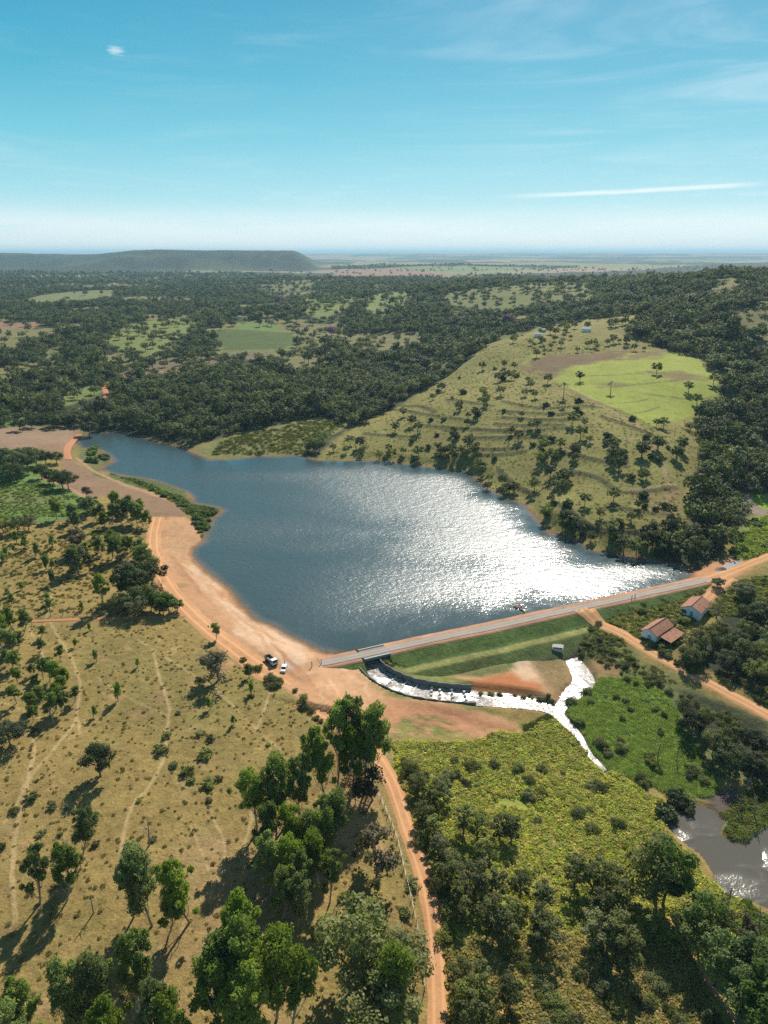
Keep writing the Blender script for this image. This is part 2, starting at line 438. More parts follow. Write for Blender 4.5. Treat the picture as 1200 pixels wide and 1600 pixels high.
# ------------------------------------------------------------------ mesh helpers
def mk_mesh(name, V, F, mats=(), mi=None, smooth=True, attrs=None):
    """V (n,3); F either (m,4)/(m,3) array or list of tuples"""
    me = bpy.data.meshes.new(name)
    V = np.asarray(V, np.float32)
    if isinstance(F, np.ndarray):
        k = F.shape[1]
        me.vertices.add(len(V)); me.vertices.foreach_set('co', V.ravel())
        me.loops.add(F.size); me.loops.foreach_set('vertex_index', F.astype(np.int32).ravel())
        me.polygons.add(len(F))
        me.polygons.foreach_set('loop_start', np.arange(0, F.size, k, dtype=np.int32))
        me.update(calc_edges=True)
    else:
        me.from_pydata([tuple(map(float, v)) for v in V], [], F)
        me.update()
    for m in mats: me.materials.append(m)
    if mi is not None: me.polygons.foreach_set('material_index', np.asarray(mi, np.int32))
    me.polygons.foreach_set('use_smooth', np.full(len(me.polygons), smooth))
    for nm, (typ, dom, data) in (attrs or {}).items():
        a = me.attributes.new(nm, typ, dom)
        a.data.foreach_set('color' if 'COLOR' in typ else 'value', np.asarray(data, np.float32).ravel())
    return me

def link(name, me, parent=None, loc=None, **props):
    o = bpy.data.objects.new(name, me)
    C.objects.link(o)
    if parent is not None: o.parent = parent
    if loc is not None: o.location = loc
    for k, v in props.items(): o[k] = v
    return o

def thing(name, label, cat, loc, rz=0.0, group=None, sc=1.0):
    o = bpy.data.objects.new(name, None)
    C.objects.link(o)
    o.empty_display_size = 0.5
    o.location = loc; o.rotation_euler = (0, 0, rz); o.scale = (sc, sc, sc)
    o['label'] = label; o['category'] = cat
    if group: o['group'] = group
    return o

class MB:
    """collects simple solids into one mesh"""
    def __init__(s): s.v = []; s.f = []
    def add(s, v, f):
        b = len(s.v); s.v += [tuple(q) for q in v]; s.f += [tuple(i + b for i in q) for q in f]
    def box(s, c, d, M=None, taper=1.0):
        x, y, z = (q / 2 for q in d)
        pts = [Vector((c[0] + i * x * (taper if k > 0 else 1), c[1] + j * y * (taper if k > 0 else 1), c[2] + k * z)) for k in (-1, 1) for i, j in ((-1, -1), (1, -1), (1, 1), (-1, 1))]
        if M: pts = [M @ p for p in pts]
        s.add(pts, [(3, 2, 1, 0), (4, 5, 6, 7), (0, 1, 5, 4), (1, 2, 6, 5), (2, 3, 7, 6), (3, 0, 4, 7)])
    def prism(s, prof, a, b):
        """profile in (y,z) swept along x from a to b"""
        n = len(prof)
        v = [(a, p[0], p[1]) for p in prof] + [(b, p[0], p[1]) for p in prof]
        f = [tuple(range(n))[::-1], tuple(range(n, 2 * n))] + [(i, (i + 1) % n, n + (i + 1) % n, n + i) for i in range(n)]
        s.add(v, f)
    def prismy(s, prof, a, b):
        """profile in (x,z) swept along y"""
        n = len(prof)
        v = [(p[0], a, p[1]) for p in prof] + [(p[0], b, p[1]) for p in prof]
        f = [tuple(range(n)), tuple(range(n, 2 * n))[::-1]] + [(n + i, n + (i + 1) % n, (i + 1) % n, i) for i in range(n)]
        s.add(v, f)
    def tube(s, pts, rad, n=6):
        pts = [Vector(p) for p in pts]
        b = len(s.v)
        for i, p in enumerate(pts):
            d = (pts[min(i + 1, len(pts) - 1)] - pts[max(i - 1, 0)]).normalized()
            u = d.orthogonal().normalized() if abs(d.z) < .95 else Vector((1, 0, 0)); u = (u - d * u.dot(d)).normalized(); v = d.cross(u)
            for k in range(n):
                a = 2 * math.pi * k / n
                s.v.append(tuple(p + (u * math.cos(a) + v * math.sin(a)) * rad[i]))
        for i in range(len(pts) - 1):
            for k in range(n):
                s.f.append((b + i * n + k, b + i * n + (k + 1) % n, b + (i + 1) * n + (k + 1) % n, b + (i + 1) * n + k))
        s.f.append(tuple(b + k for k in range(n))[::-1]); s.f.append(tuple(b + (len(pts) - 1) * n + k for k in range(n)))
    def wheel(s, c, r, wd, n=16):
        s.tube([(c[0], c[1] - wd / 2, c[2]), (c[0], c[1] - wd * .36, c[2]), (c[0], c[1] + wd * .36, c[2]), (c[0], c[1] + wd / 2, c[2])], [r * .86, r, r, r * .86], n)
    def build(s, name, mat, parent=None, smooth=False, loc=None, **props):
        return link(name, mk_mesh(name, s.v, s.f, [mat] if mat else [], smooth=smooth), parent, loc, **props)

# ------------------------------------------------------------------ materials
def new_mat(name):
    m = bpy.data.materials.new(name); m.use_nodes = True
    return m, NT(m.node_tree)

def plain(name, col, rough=.7, metal=0.0, var=.12, scale=2.0, bump=0.0, spec=0.4):
    m, t = new_mat(name)
    co = t.n('ShaderNodeTexCoord').outputs['Object']
    n = t.noise(co, scale, 5, .6)
    n2 = t.noise(co, scale * 7, 3, .6)
    f = t.math('ADD', t.math('MULTIPLY', n, .6), t.math('MULTIPLY', n2, .4))
    c = t.mix(f, tuple(q * (1 - var * 1.6) for q in col) + (1,), tuple(min(1, q * (1 + var * 1.6)) for q in col) + (1,))
    b = t.n('ShaderNodeBsdfPrincipled', Base_Color=c, Roughness=rough, Metallic=metal)
    b.inputs['Specular IOR Level'].default_value = spec
    if bump:
        t.set(b.inputs['Normal'], t.n('ShaderNodeBump', Height=f, Distance=bump, Strength=1.0))
    t.n('ShaderNodeOutputMaterial', Surface=b)
    return m

def leaf_mat(name, dark, mid, pale, trans=.35, instanced_tint=False, vr=(.62, 1.45)):
    """foliage: colour differs from leaf clump to leaf clump and from plant to plant"""
    m, t = new_mat(name)
    lc = t.n('ShaderNodeAttribute', {'attribute_name': 'lc'}).outputs['Fac']
    rnd = t.n('ShaderNodeObjectInfo').outputs['Random']
    f = t.math('ADD', t.math('MULTIPLY', lc, .55), t.math('MULTIPLY', rnd, .45))
    c = t.ramp(f, [(0.08, dark), (0.5, mid), (0.92, pale)])
    hs = t.n('ShaderNodeHueSaturation', Saturation=t.maprange(t.math('FRACT', t.math('MULTIPLY', rnd, 7.31)), 0, 1, .72, 1.12), Value=t.maprange(t.math('FRACT', t.math('MULTIPLY', rnd, 3.77)), 0, 1, vr[0], vr[1]), Color=c)
    hs.inputs['Hue'].default_value = .5
    c = hs.outputs[0]
    if instanced_tint:
        ti = t.n('ShaderNodeAttribute', {'attribute_name': 'tint', 'attribute_type': 'INSTANCER'}).outputs['Color']
        c = t.mix(1.0, ti, t.mix(f, g3(.62), g3(1.35)), 'MULTIPLY')
    d = t.n('ShaderNodeBsdfPrincipled', Base_Color=c, Roughness=.55)
    d.inputs['Specular IOR Level'].default_value = .10
    tr = t.n('ShaderNodeBsdfTranslucent', Color=t.mix(1.0, c, (1.25, 1.3, .6, 1), 'MULTIPLY'))
    mx = t.n('ShaderNodeMixShader', _0=trans, _1=d, _2=tr)
    t.n('ShaderNodeOutputMaterial', Surface=mx)
    return m

M = {}
M['bark'] = plain('bark', (.16, .12, .085), .9, bump=.03, scale=3)
M['pale_bark'] = plain('pale_bark', (.34, .29, .23), .85, var=.25, scale=1.2)
M['dead_wood'] = plain('dead_wood', (.21, .185, .165), .9, var=.2)
M['leaf_euc'] = leaf_mat('leaf_euc', (.12, .17, .036), (.205, .275, .056), (.32, .39, .11), .50, vr=(.78, 1.16))
M['leaf_broad'] = leaf_mat('leaf_broad', (.042, .060, .024), (.075, .102, .036), (.13, .155, .058), .34)
M['leaf_forest'] = leaf_mat('leaf_forest', (.046, .066, .028), (.104, .130, .047), (.23, .235, .095), .34)
M['leaf_scrub'] = leaf_mat('leaf_scrub', (.098, .115, .034), (.165, .185, .056), (.26, .265, .09), .42)
M['leaf_bright'] = leaf_mat('leaf_bright', (.085, .140, .032), (.14, .21, .046), (.21, .285, .072), .45, vr=(.78, 1.2))
M['leaf_grey'] = leaf_mat('leaf_grey', (.085, .072, .042), (.125, .105, .065), (.17, .145, .09), .3)
M['leaf_purple'] = leaf_mat('leaf_purple', (.16, .07, .19), (.27, .13, .33), (.38, .22, .45), .3)
M['leaf_red'] = leaf_mat('leaf_red', (.06, .035, .02), (.10, .055, .035), (.15, .09, .05), .3)
M['leaf_cover'] = leaf_mat('leaf_cover', (.5, .5, .5), (.5, .5, .5), (.5, .5, .5), .5, True)

# ground: land-cover colour stored per vertex, broken up by procedural noise
def ground_mat():
    m, t = new_mat('ground')
    at_ = t.n('ShaderNodeAttribute', {'attribute_name': 'cover'})
    col, grass = at_.outputs['Color'], at_.outputs['Alpha']
    co = t.n('ShaderNodeNewGeometry').outputs['Position']
    n1 = t.noise(co, .055, 5, .6, .4)
    n2 = t.noise(co, .42, 5, .65, .3)
    n3 = t.noise(co, 1.9, 4, .65)
    n4 = t.noise(co, 5.5, 2, .6)
    v = t.math('ADD', t.math('ADD', t.math('MULTIPLY', n1, .22), t.math('MULTIPLY', n2, .34)), t.math('ADD', t.math('MULTIPLY', n3, .28), t.math('MULTIPLY', n4, .16)))
    k = t.maprange(v, .36, .64, .45, 1.5)
    kd = t.maprange(v, .36, .64, .80, 1.20)
    k = t.math('ADD', t.math('MULTIPLY', k, grass), t.math('MULTIPLY', kd, t.math('SUBTRACT', 1.0, grass)))
    cmb = t.n('ShaderNodeCombineColor', Red=k, Green=k, Blue=k)
    c = t.mix(1.0, col, cmb, 'MULTIPLY')
    # dry straw and bare soil showing between the tufts
    straw = t.maprange(t.noise(co, .8, 5, .7, .5), .52, .70, 0, .55, True)
    c = t.mix(t.math('MULTIPLY', straw, grass), c, t.mix(.55, col, (.34, .22, .12, 1)))
    dark = t.maprange(t.noise(co, .65, 5, .7, .8), .56, .70, 0, .6, True)
    c = t.mix(t.math('MULTIPLY', dark, grass), c, t.mix(1.0, col, (.36, .42, .32, 1), 'MULTIPLY'))
    # tussocks: small darker spots, each cell its own size
    vo = t.n('ShaderNodeTexVoronoi', {'feature': 'F1'}, Vector=co, Scale=1.05, Randomness=1.0)
    vs = t.n('ShaderNodeSeparateColor', _0=vo.outputs['Color'])
    spot = t.maprange(t.math('ADD', t.math('SUBTRACT', vo.outputs['Distance'], t.math('MULTIPLY', vs.outputs[0], .36)), t.math('MULTIPLY', t.math('SUBTRACT', n4, .5), .35)), -.02, .10, .24, 0, True)
    spot = t.math('MULTIPLY', spot, t.maprange(t.math('ADD', vs.outputs[1], t.math('MULTIPLY', t.math('SUBTRACT', n1, .5), 2.2)), .45, .95, 0, 1))
    c = t.mix(t.math('MULTIPLY', spot, grass), c, t.mix(1.0, col, (.36, .46, .30, 1), 'MULTIPLY'))
    b = t.n('ShaderNodeBsdfPrincipled', Base_Color=c, Roughness=.95)
    b.inputs['Specular IOR Level'].default_value = .1
    h = t.math('ADD', t.math('MULTIPLY', n2, .9), t.math('MULTIPLY', n3, .45))
    amp = t.math('ADD', .12, t.math('MULTIPLY', grass, .45))
    bp = t.n('ShaderNodeBump', Height=t.math('MULTIPLY', h, amp), Distance=1.0, Strength=.8)
    t.set(b.inputs['Normal'], bp)
    t.n('ShaderNodeOutputMaterial', Surface=b)
    return m
M['ground'] = ground_mat()

def road_mat(name, col, col2, track=.35):
    m, t = new_mat(name)
    u = t.n('ShaderNodeAttribute', {'attribute_name': 'across'}).outputs['Fac']
    co = t.n('ShaderNodeNewGeometry').outputs['Position']
    n = t.noise(co, .12, 5, .6, .5); n2 = t.noise(co, .9, 5, .65); n3 = t.noise(co, 4.0, 3, .6)
    f = t.math('ADD', t.math('MULTIPLY', n, .45), t.math('ADD', t.math('MULTIPLY', n2, .35), t.math('MULTIPLY', n3, .2)))
    c = t.mix(t.maprange(f, .35, .65), col2 + (1,), col + (1,))
    tr = t.math('ABSOLUTE', t.math('SUBTRACT', t.math('ABSOLUTE', t.math('ADD', u, t.math('MULTIPLY', t.math('SUBTRACT', n, .5), .25))), .42))
    c = t.mix(t.math('MULTIPLY', t.maprange(tr, .05, .22, 1, 0, True), track), c, tuple(min(1, q * 1.22) for q in col) + (1,))
    b = t.n('ShaderNodeBsdfPrincipled', Base_Color=c, Roughness=.95)
    b.inputs['Specular IOR Level'].default_value = .1
    t.set(b.inputs['Normal'], t.n('ShaderNodeBump', Height=f, Distance=.35, Strength=.8))
    t.n('ShaderNodeOutputMaterial', Surface=b)
    return m
M['dirt'] = road_mat('dirt', (.57, .315, .155), (.40, .20, .095), .6)
M['red_dirt'] = road_mat('red_dirt', (.48, .215, .115), (.36, .16, .085))
M['gravel'] = road_mat('gravel', (.37, .32, .275), (.28, .235, .195), .5)

def water_mat(name, deep, rough, amp, calm=True, foam_glint=0.0):
    m, t = new_mat(name)
    co = t.n('ShaderNodeNewGeometry').outputs['Position']
    sh = t.n('ShaderNodeAttribute', {'attribute_name': 'shore'}).outputs['Fac']      # metres from the bank
    mp = t.n('ShaderNodeMapping', Vector=co)
    mp.inputs['Rotation'].default_value = (0, 0, R(28)); mp.inputs['Scale'].default_value = (.62, 1.0, 1.0)
    a = t.noise(mp, .42, 2, .5, .3); b_ = t.noise(mp, 1.15, 2, .55, .4); c_ = t.noise(mp, 2.9, 2, .6)
    if calm:
        gust = t.maprange(t.noise(mp, .008, 3, .5, .5), .34, .60, .50, 1.0, True)
        gust = t.math('MULTIPLY', gust, t.maprange(t.math('ADD', sh, t.math('MULTIPLY', t.noise(co, .03, 4, .6), 40)), 10, 50, .08, 1.0, True))
    else:
        gust = t.maprange(t.noise(mp, .05, 3, .6, .8), .46, .60, .10, 1.0, True)
    h = t.math('ADD', t.math('MULTIPLY', a, amp * 1.5), t.math('ADD', t.math('MULTIPLY', b_, amp), t.math('MULTIPLY', c_, amp * .5)))
    bp = t.n('ShaderNodeBump', Height=t.math('MULTIPLY', h, gust), Distance=1.0, Strength=1.0)
    col = deep + (1,)
    b = t.n('ShaderNodeBsdfPrincipled', IOR=1.33, Normal=bp)
    ed = t.n('ShaderNodeAttribute', {'attribute_name': 'edge'}).outputs['Fac']
    if calm: col = t.mix(t.maprange(t.math('ADD', ed, t.math('MULTIPLY', t.noise(co, .25, 3), 3.0)), .5, 5.5, .75, 0, True), col, (.20, .135, .085, 1))
    if foam_glint:
        fo = t.maprange(t.noise(co, .8, 6, .7, 1.0), .44, .58, 0, foam_glint, True)  # white patches: spillway foam, and sun glint painted into the water colour
        col = t.mix(fo, col, (.78, .80, .80, 1))
    t.set(b.inputs['Base Color'], col)
    t.set(b.inputs['Roughness'], t.math('ADD', .035, t.math('MULTIPLY', gust, rough)))
    b.inputs['Specular IOR Level'].default_value = .85
    t.n('ShaderNodeOutputMaterial', Surface=b)
    return m
M['lake'] = water_mat('lake', (.044, .074, .078), .345, .19)
M['pond'] = water_mat('pond', (.105, .095, .075), .22, .11, False)
M['stream'] = water_mat('stream', (.16, .12, .09), .62, .20, False, .42)

M['concrete'] = plain('concrete', (.20, .195, .185), .85, var=.2, scale=.8)
M['pale_concrete'] = plain('pale_concrete', (.55, .52, .47), .8, var=.1, scale=1.0)
M['white_wall'] = plain('white_wall', (.88, .88, .87), .8, var=.08, scale=.8)
M['dark_opening'] = plain('dark_opening', (.05, .055, .06), .6)
M['blue_door'] = plain('blue_door', (.30, .35, .40), .6)
M['timber'] = plain('timber', (.17, .12, .08), .85, var=.2)
M['red_post'] = plain('red_post', (.34, .15, .10), .8)
M['metal'] = plain('metal', (.28, .27, .26), .5, .4)
M['white_paint'] = plain('white_paint', (.80, .80, .79), .35, var=.02, spec=.5)
M['black_glass'] = plain('black_glass', (.02, .024, .03), .12, var=.05, spec=.6)
M['tyre'] = plain('tyre', (.025, .024, .023), .9)
M['truck_bed'] = plain('truck_bed', (.20, .18, .165), .6, var=.2)
M['chassis'] = plain('chassis', (.05, .048, .045), .7)
M['lamp_red'] = plain('lamp_red', (.35, .03, .02), .4)
M['lamp_clear'] = plain('lamp_clear', (.7, .7, .68), .25)

def roof_mat():
    m, t = new_mat('terracotta')
    co = t.n('ShaderNodeTexCoord').outputs['Object']
    wv = t.n('ShaderNodeTexWave', {'wave_type': 'BANDS', 'bands_direction': 'X'}, Vector=co, Scale=1.3, Distortion=.3, Detail=1.0)
    n = t.noise(co, .9, 5, .7); n2 = t.noise(co, 5, 3, .6)
    c = t.mix(t.maprange(t.math('ADD', t.math('MULTIPLY', n, .6), t.math('MULTIPLY', n2, .4)), .36, .64), (.24, .105, .065, 1), (.47, .215, .135, 1))
    b = t.n('ShaderNodeBsdfPrincipled', Base_Color=c, Roughness=.9)
    t.set(b.inputs['Normal'], t.n('ShaderNodeBump', Height=wv.outputs[1], Distance=.06, Strength=1.0))
    t.n('ShaderNodeOutputMaterial', Surface=b)
    return m
M['roof'] = roof_mat()
# ------------------------------------------------------------------ the ground: one sheet out to the horizon
az_in = np.linspace(R(-43), R(43), 690)
az_out = np.concatenate([np.linspace(R(-180), R(-43), 40)[:-1], az_in, np.linspace(R(43), R(180), 40)[1:-1]])
rr = np.concatenate([[0.5], np.geomspace(4, 58, 22)[:-1], np.geomspace(58, 2600, 830), np.geomspace(2600, 60000, 130)[1:]])
GA, GR = np.meshgrid(az_out, rr)
gx, gy = (GR * np.sin(GA)).ravel(), (GR * np.cos(GA)).ravel()
gz = land(gx, gy)
nA, nR = len(az_out), len(rr)

COV = np.zeros((len(gx), 4), np.float32)
gr = np.hypot(gx, gy)
nz_s = fbm(gx, gy, 6, 101, 4); nz_m = fbm(gx, gy, 30, 102, 4); nz_l = fbm(gx, gy, 160, 103, 4)
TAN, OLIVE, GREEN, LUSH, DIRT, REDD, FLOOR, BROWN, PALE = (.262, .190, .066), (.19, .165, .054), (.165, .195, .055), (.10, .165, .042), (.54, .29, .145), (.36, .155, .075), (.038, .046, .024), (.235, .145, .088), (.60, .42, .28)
WEED = (.085, .135, .045); YEL = (.255, .275, .056)

def put(mask, col, grass):
    mask = mask[:, None].astype(np.float32)
    tgt = np.array([*col, grass], np.float32)
    COV[:] = COV * (1 - mask) + tgt * mask

def zone(poly, col, grass, soft=2.0, rag=3.0, strength=1.0, world=False, sc=None):
    P = np.asarray(poly) if world else at_base(poly)
    pad = soft + rag * 2 + 2
    m = np.where((gx > P[:, 0].min() - pad) & (gx < P[:, 0].max() + pad) & (gy > P[:, 1].min() - pad) & (gy < P[:, 1].max() + pad))[0]
    if not len(m): return
    nz = sc[m] if sc is not None else (.6 * nz_s[m] + .7 * nz_m[m])
    sd = poly_sd(P, gx[m], gy[m]) + rag * nz
    k = np.zeros(len(gx)); k[m] = sstep(-soft, soft, sd) * strength
    put(k, col, grass)

def stroke(pts, width, col, grass, soft=.5, strength=1.0, world=False, wob=0.0, gap=0.0):
    P = np.asarray(pts)[:, :2] if world else smooth_line(at_base(pts), 3.0)
    pad = width + soft + 3
    m = np.where((gx > P[:, 0].min() - pad) & (gx < P[:, 0].max() + pad) & (gy > P[:, 1].min() - pad) & (gy < P[:, 1].max() + pad))[0]
    if not len(m): return
    x, y = gx[m] + wob * fbm(gx[m], gy[m], 14, 121, 3), gy[m] + wob * fbm(gx[m], gy[m], 14, 122, 3)
    d, = line_d(P, x, y)
    k = np.zeros(len(gx)); k[m] = (1 - sstep(width - soft, width + soft, d)) * strength * np.clip(1 - gap * (.5 + nz_s[m]), 0, 1)
    put(k, col, grass)

# everything starts as pasture; woodland floor farther off; far farmland as fields
put(np.ones(len(gx)), TAN, 1.0)
put(sstep(-.1, .5, nz_m + .5 * nz_l) * .55, OLIVE, 1.0)
put(sstep(430, 520, gr + 40 * nz_l) , (.13, .135, .05), 1.0)
# far fields: irregular cells
def cells(x, y, size, seed):
    wx, wy = x + size * .35 * fbm(x, y, size * 1.5, seed), y + size * .35 * fbm(x, y, size * 1.5, seed + 1)
    ix, iy = np.floor(wx / size), np.floor(wy / size)
    bd = np.full(x.shape, 1e18); bi = np.zeros(x.shape)
    for dx in (-1, 0, 1):
        for dy in (-1, 0, 1):
            cx, cy = ix + dx, iy + dy
            qx = (cx + _hash(cx, cy, seed)) * size; qy = (cy + _hash(cx, cy, seed + 5)) * size
            d = (qx - wx) ** 2 + (qy - wy) ** 2
            m = d < bd
            bd = np.where(m, d, bd); bi = np.where(m, _hash(cx, cy, seed + 9), bi)
    return bi
def far_cover(x, y):
    """0..1 draw that decides between woodland (high) and fields (low) in the far country"""
    return cells(x, y, 760, 201)
fc = np.where(gr > 1500, far_cover(gx, gy), 1)
fc2 = np.where(gr > 1500, cells(gx, gy, 380, 211), 0)
farm = sstep(1900, 2600, gr + 300 * nz_l)
for lo, hi, col in ((0, .13, (.22, .21, .09)), (.13, .24, (.29, .21, .14)), (.24, .34, (.17, .20, .07)), (.34, .44, (.31, .19, .13))):
    put(farm * ((fc >= lo) & (fc < hi)), col, .5)
put(farm * (fc >= .44), (.055, .068, .036), .6)
gdeg = np.degrees(np.arctan2(gx, gy))
mesa = sstep(-40, -32, gdeg) * (1 - sstep(-6, -4, gdeg)) * sstep(3900, 4400, gr) * (1 - sstep(8000, 9000, gr))
put(mesa, (.024, .038, .024), .6)
put(mesa * sstep(.05, .4, fbm(gx, gy, 420, 231, 4)) * .7, (.085, .10, .045), .6)
put(sstep(15000, 22000, gr) * .5, (.10, .11, .06), .4)

# woodland, hillside and fields of the middle distance -----------------------------------------
WOODS_PX = [[(-60, 640), (-60, 425), (60, 418), (700, 430), (900, 425), (1260, 405), (1260, 760), (1180, 775), (1130, 770), (1090, 740), (1090, 690), (1055, 655), (1085, 640), (1125, 620), (1120, 590), (1095, 560),
             (1040, 548), (960, 520), (1020, 492), (920, 500), (850, 512), (780, 525), (765, 545), (740, 556), (690, 595), (640, 622), (590, 650), (548, 672), (520, 690), (497, 718), (470, 712), (480, 690), (540, 665), (500, 652), (420, 668), (330, 690),
             (300, 700), (240, 680), (160, 672), (120, 668), (60, 664)],
            [(1095, 700), (1085, 760), (1075, 800), (1070, 860), (1085, 890), (1110, 878), (1140, 862), (1155, 830), (1165, 800), (1130, 780), (1140, 765), (1200, 790), (1240, 700)],
            [(1000, 858), (1040, 832), (1085, 830), (1110, 850), (1090, 886), (1040, 880)]]
CLEAR_PX = [
    ('C1', [(160, 530), (215, 502), (300, 495), (312, 508), (268, 535), (240, 566), (205, 562)], GREEN, .9, .10), ('C2', [(368, 505), (425, 503), (446, 517), (400, 520), (375, 517)], (.13, .19, .05), .9, .02),
    ('C3', [(30, 473), (60, 462), (110, 456), (180, 453), (170, 463), (90, 474)], (.17, .18, .07), .7, .03), ('C4', [(-20, 515), (-20, 502), (45, 503), (78, 502), (50, 514)], BROWN, .4, .03),
    ('C5', [(165, 446), (215, 436), (272, 432), (262, 440), (215, 447)], (.24, .18, .11), .6, .08), ('C6', [(470, 490), (480, 466), (520, 460), (560, 463), (548, 480), (505, 502)], GREEN, .9, .15),
    ('C6b', [(570, 478), (600, 455), (648, 454), (632, 480), (600, 497)], GREEN, .9, .15), ('C7', [(520, 430), (540, 421), (620, 420), (700, 428), (760, 432), (700, 440), (600, 438)], (.26, .155, .11), .4, .03),
    ('C7b', [(500, 424), (520, 419), (600, 417), (560, 423)], (.25, .16, .12), .4, .02), ('C8', [(88, 628), (110, 610), (150, 604), (160, 617), (130, 628), (100, 634)], GREEN, .9, .15),
    ('C9', [(700, 458), (785, 447), (870, 441), (912, 441), (935, 468), (905, 470), (830, 474), (705, 488)], (.17, .18, .062), .9, .14), ('C10', [(-20, 665), (-20, 632), (20, 640), (50, 655), (30, 668)], LUSH, .9, .1),
    ('C11', [(195, 572), (260, 558), (330, 553), (420, 548), (425, 556), (330, 568), (250, 585), (200, 590), (175, 600)], (.17, .135, .085), .9, .22), ('C12', [(300, 548), (340, 537), (470, 540), (580, 532), (580, 540), (470, 549), (370, 551)], (.15, .16, .06), .9, .2),
    ('C13', [(310, 438), (350, 431), (395, 433), (385, 441), (330, 446)], (.18, .18, .08), .6, .08), ('C14', [(400, 446), (450, 441), (500, 444), (470, 455), (420, 456)], (.15, .16, .06), .7, .15),
    ('C15', [(20, 433), (100, 428), (180, 427), (120, 434), (40, 437)], (.20, .19, .10), .5, .05), ('C16', [(270, 427), (330, 423), (345, 428), (290, 432)], (.18, .17, .08), .5, .1), ('C17', [(55, 560), (80, 545), (110, 530), (125, 532), (90, 552), (65, 570)], (.15, .15, .07), .9, .15),
    ('C18', [(1120, 570), (1180, 566), (1210, 566), (1210, 576), (1140, 578)], (.17, .18, .06), .9, .15), ('C19', [(330, 520), (355, 514), (460, 520), (465, 535), (440, 545), (350, 546)], (.08, .11, .03), .8, .0),
    ('C20', [(655, 565), (690, 555), (705, 570), (680, 582)], (.15, .16, .06), .9, .2), ('C21', [(1125, 630), (1150, 616), (1170, 622), (1150, 636)], (.17, .18, .06), .9, .2)]
WOODS = [at_base(p) for p in WOODS_PX]
CLEAR = [(n_, at_base(p), c_, g_, d_) for n_, p, c_, g_, d_ in CLEAR_PX]
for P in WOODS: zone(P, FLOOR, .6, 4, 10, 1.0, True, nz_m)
HILL_PX = [(497, 718), (520, 690), (590, 650), (690, 595), (765, 538), (840, 512), (920, 498), (1020, 492), (960, 520), (1040, 548), (1095, 560), (1122, 600), (1090, 655), (1095, 700), (1085, 760), (1075, 830), (1000, 862), (947, 861),
           (883, 838), (843, 815), (800, 778), (753, 753), (727, 733), (633, 723)]
HILL = at_base(HILL_PX)
gap = np.where((gr > 700) & (gr < 3000), 1 - sstep(-.16, -.06, fbm(gx, gy, 90, 601, 3) - .06 * (gr < 1000)), 0) * (COV[:, 0] < .07)
put(gap * .9, (.19, .175, .07), .9)
zone(HILL, (.21, .195, .060), 1.0, 4, 8, 1.0, True)
put(np.where(poly_sd(HILL, gx, gy) > 0, sstep(-.15, .35, nz_m + .6 * nz_l) * .6, 0), (.25, .215, .075), 1.0)
zone([(330, 690), (420, 668), (500, 652), (545, 664), (500, 690), (470, 712), (430, 714), (400, 713), (367, 718), (328, 717), (300, 705)], (.19, .19, .07), 1.0, 3, 6)
DOME_PX = [(888, 606), (850, 585), (812, 570), (830, 555), (900, 556), (985, 548), (1040, 546), (1092, 560), (1120, 597), (1122, 620), (1080, 652), (1018, 664), (1000, 655), (960, 638), (925, 625)]
zone(DOME_PX, (.26, .29, .055), .55, 2, 3)
zone([(812, 570), (840, 555), (900, 553), (985, 549), (975, 560), (900, 572), (862, 590), (830, 580)], (.155, .095, .062), .6, 6, 14, .9)
zone([(965, 562), (1000, 548), (1045, 548), (1020, 560)], (.19, .12, .07), .6, 6, 14, .8)
zone([(1005, 582), (1060, 580), (1110, 590), (1060, 596)], (.17, .11, .065), .6, 5, 12, .8)
zone([(900, 600), (950, 597), (1000, 600), (950, 606)], (.20, .14, .07), .6, 5, 12, .7)
for p in ([(905, 588), (960, 586), (1040, 582)], [(930, 606), (1010, 600), (1080, 592)], [(945, 630), (990, 628), (1010, 624)], [(985, 613), (1060, 622), (1120, 622)], [(985, 645), (1010, 642), (1030, 635)]):
    stroke(p, .8, (.12, .10, .045), .7, .6, .8, wob=2)
for n_, P, c_, g_, d_ in CLEAR: zone(P, c_, g_, 4, 9, 1.0, True, nz_m)
for p, wd in (([(885, 606), (960, 645), (1000, 668), (1030, 720), (1050, 765), (1035, 790)], 1.2), ([(800, 690), (860, 700), (930, 690), (1060, 700), (1090, 715)], .8), ([(855, 790), (905, 815), (960, 835), (1060, 845)], 1.0), ([(945, 770), (1000, 765), (1055, 758)], .9)):
    stroke(p, wd, (.29, .21, .125), .5, .6, .85, wob=2)
for rl in RIDGES: stroke(rl, 1.9, (.07, .07, .032), .9, .8, .9, True)  # shaded faces of the contour banks painted dark into the ground colour
zone([(1015, 780), (1060, 760), (1062, 800), (1020, 812)], (.27, .185, .09), .9, 5, 10, .7)

# western side
zone([(-80, 700), (30, 690), (120, 764), (150, 782), (140, 805), (60, 818), (-80, 822)], (.13, .20, .052), 1.0, 3, 5)
zone([(-80, 770), (60, 770), (100, 780), (40, 800), (-80, 800)], (.19, .16, .075), 1.0, 5, 14, .6)
FALLOW_PX = [(-60, 668), (60, 668), (128, 664), (112, 700), (98, 706), (118, 722), (155, 742), (205, 760), (265, 782), (296, 798), (285, 808), (240, 810), (190, 790), (160, 770), (145, 782), (95, 755), (60, 748), (100, 730), (90, 706), (60, 702), (-60, 705)]
zone(FALLOW_PX, (.235, .148, .092), .25, 1.5, 1.5)
zone([(-60, 668), (60, 668), (120, 667), (110, 690), (40, 702), (-60, 705)], (.27, .19, .125), .3, 6, 10, .6)
zone([(150, 742), (177, 741), (240, 748), (290, 765), (303, 782), (345, 795), (330, 812), (320, 830), (316, 846), (305, 830), (296, 800), (262, 776), (200, 756)], (.085, .115, .035), 1.0, 1.5, 4)
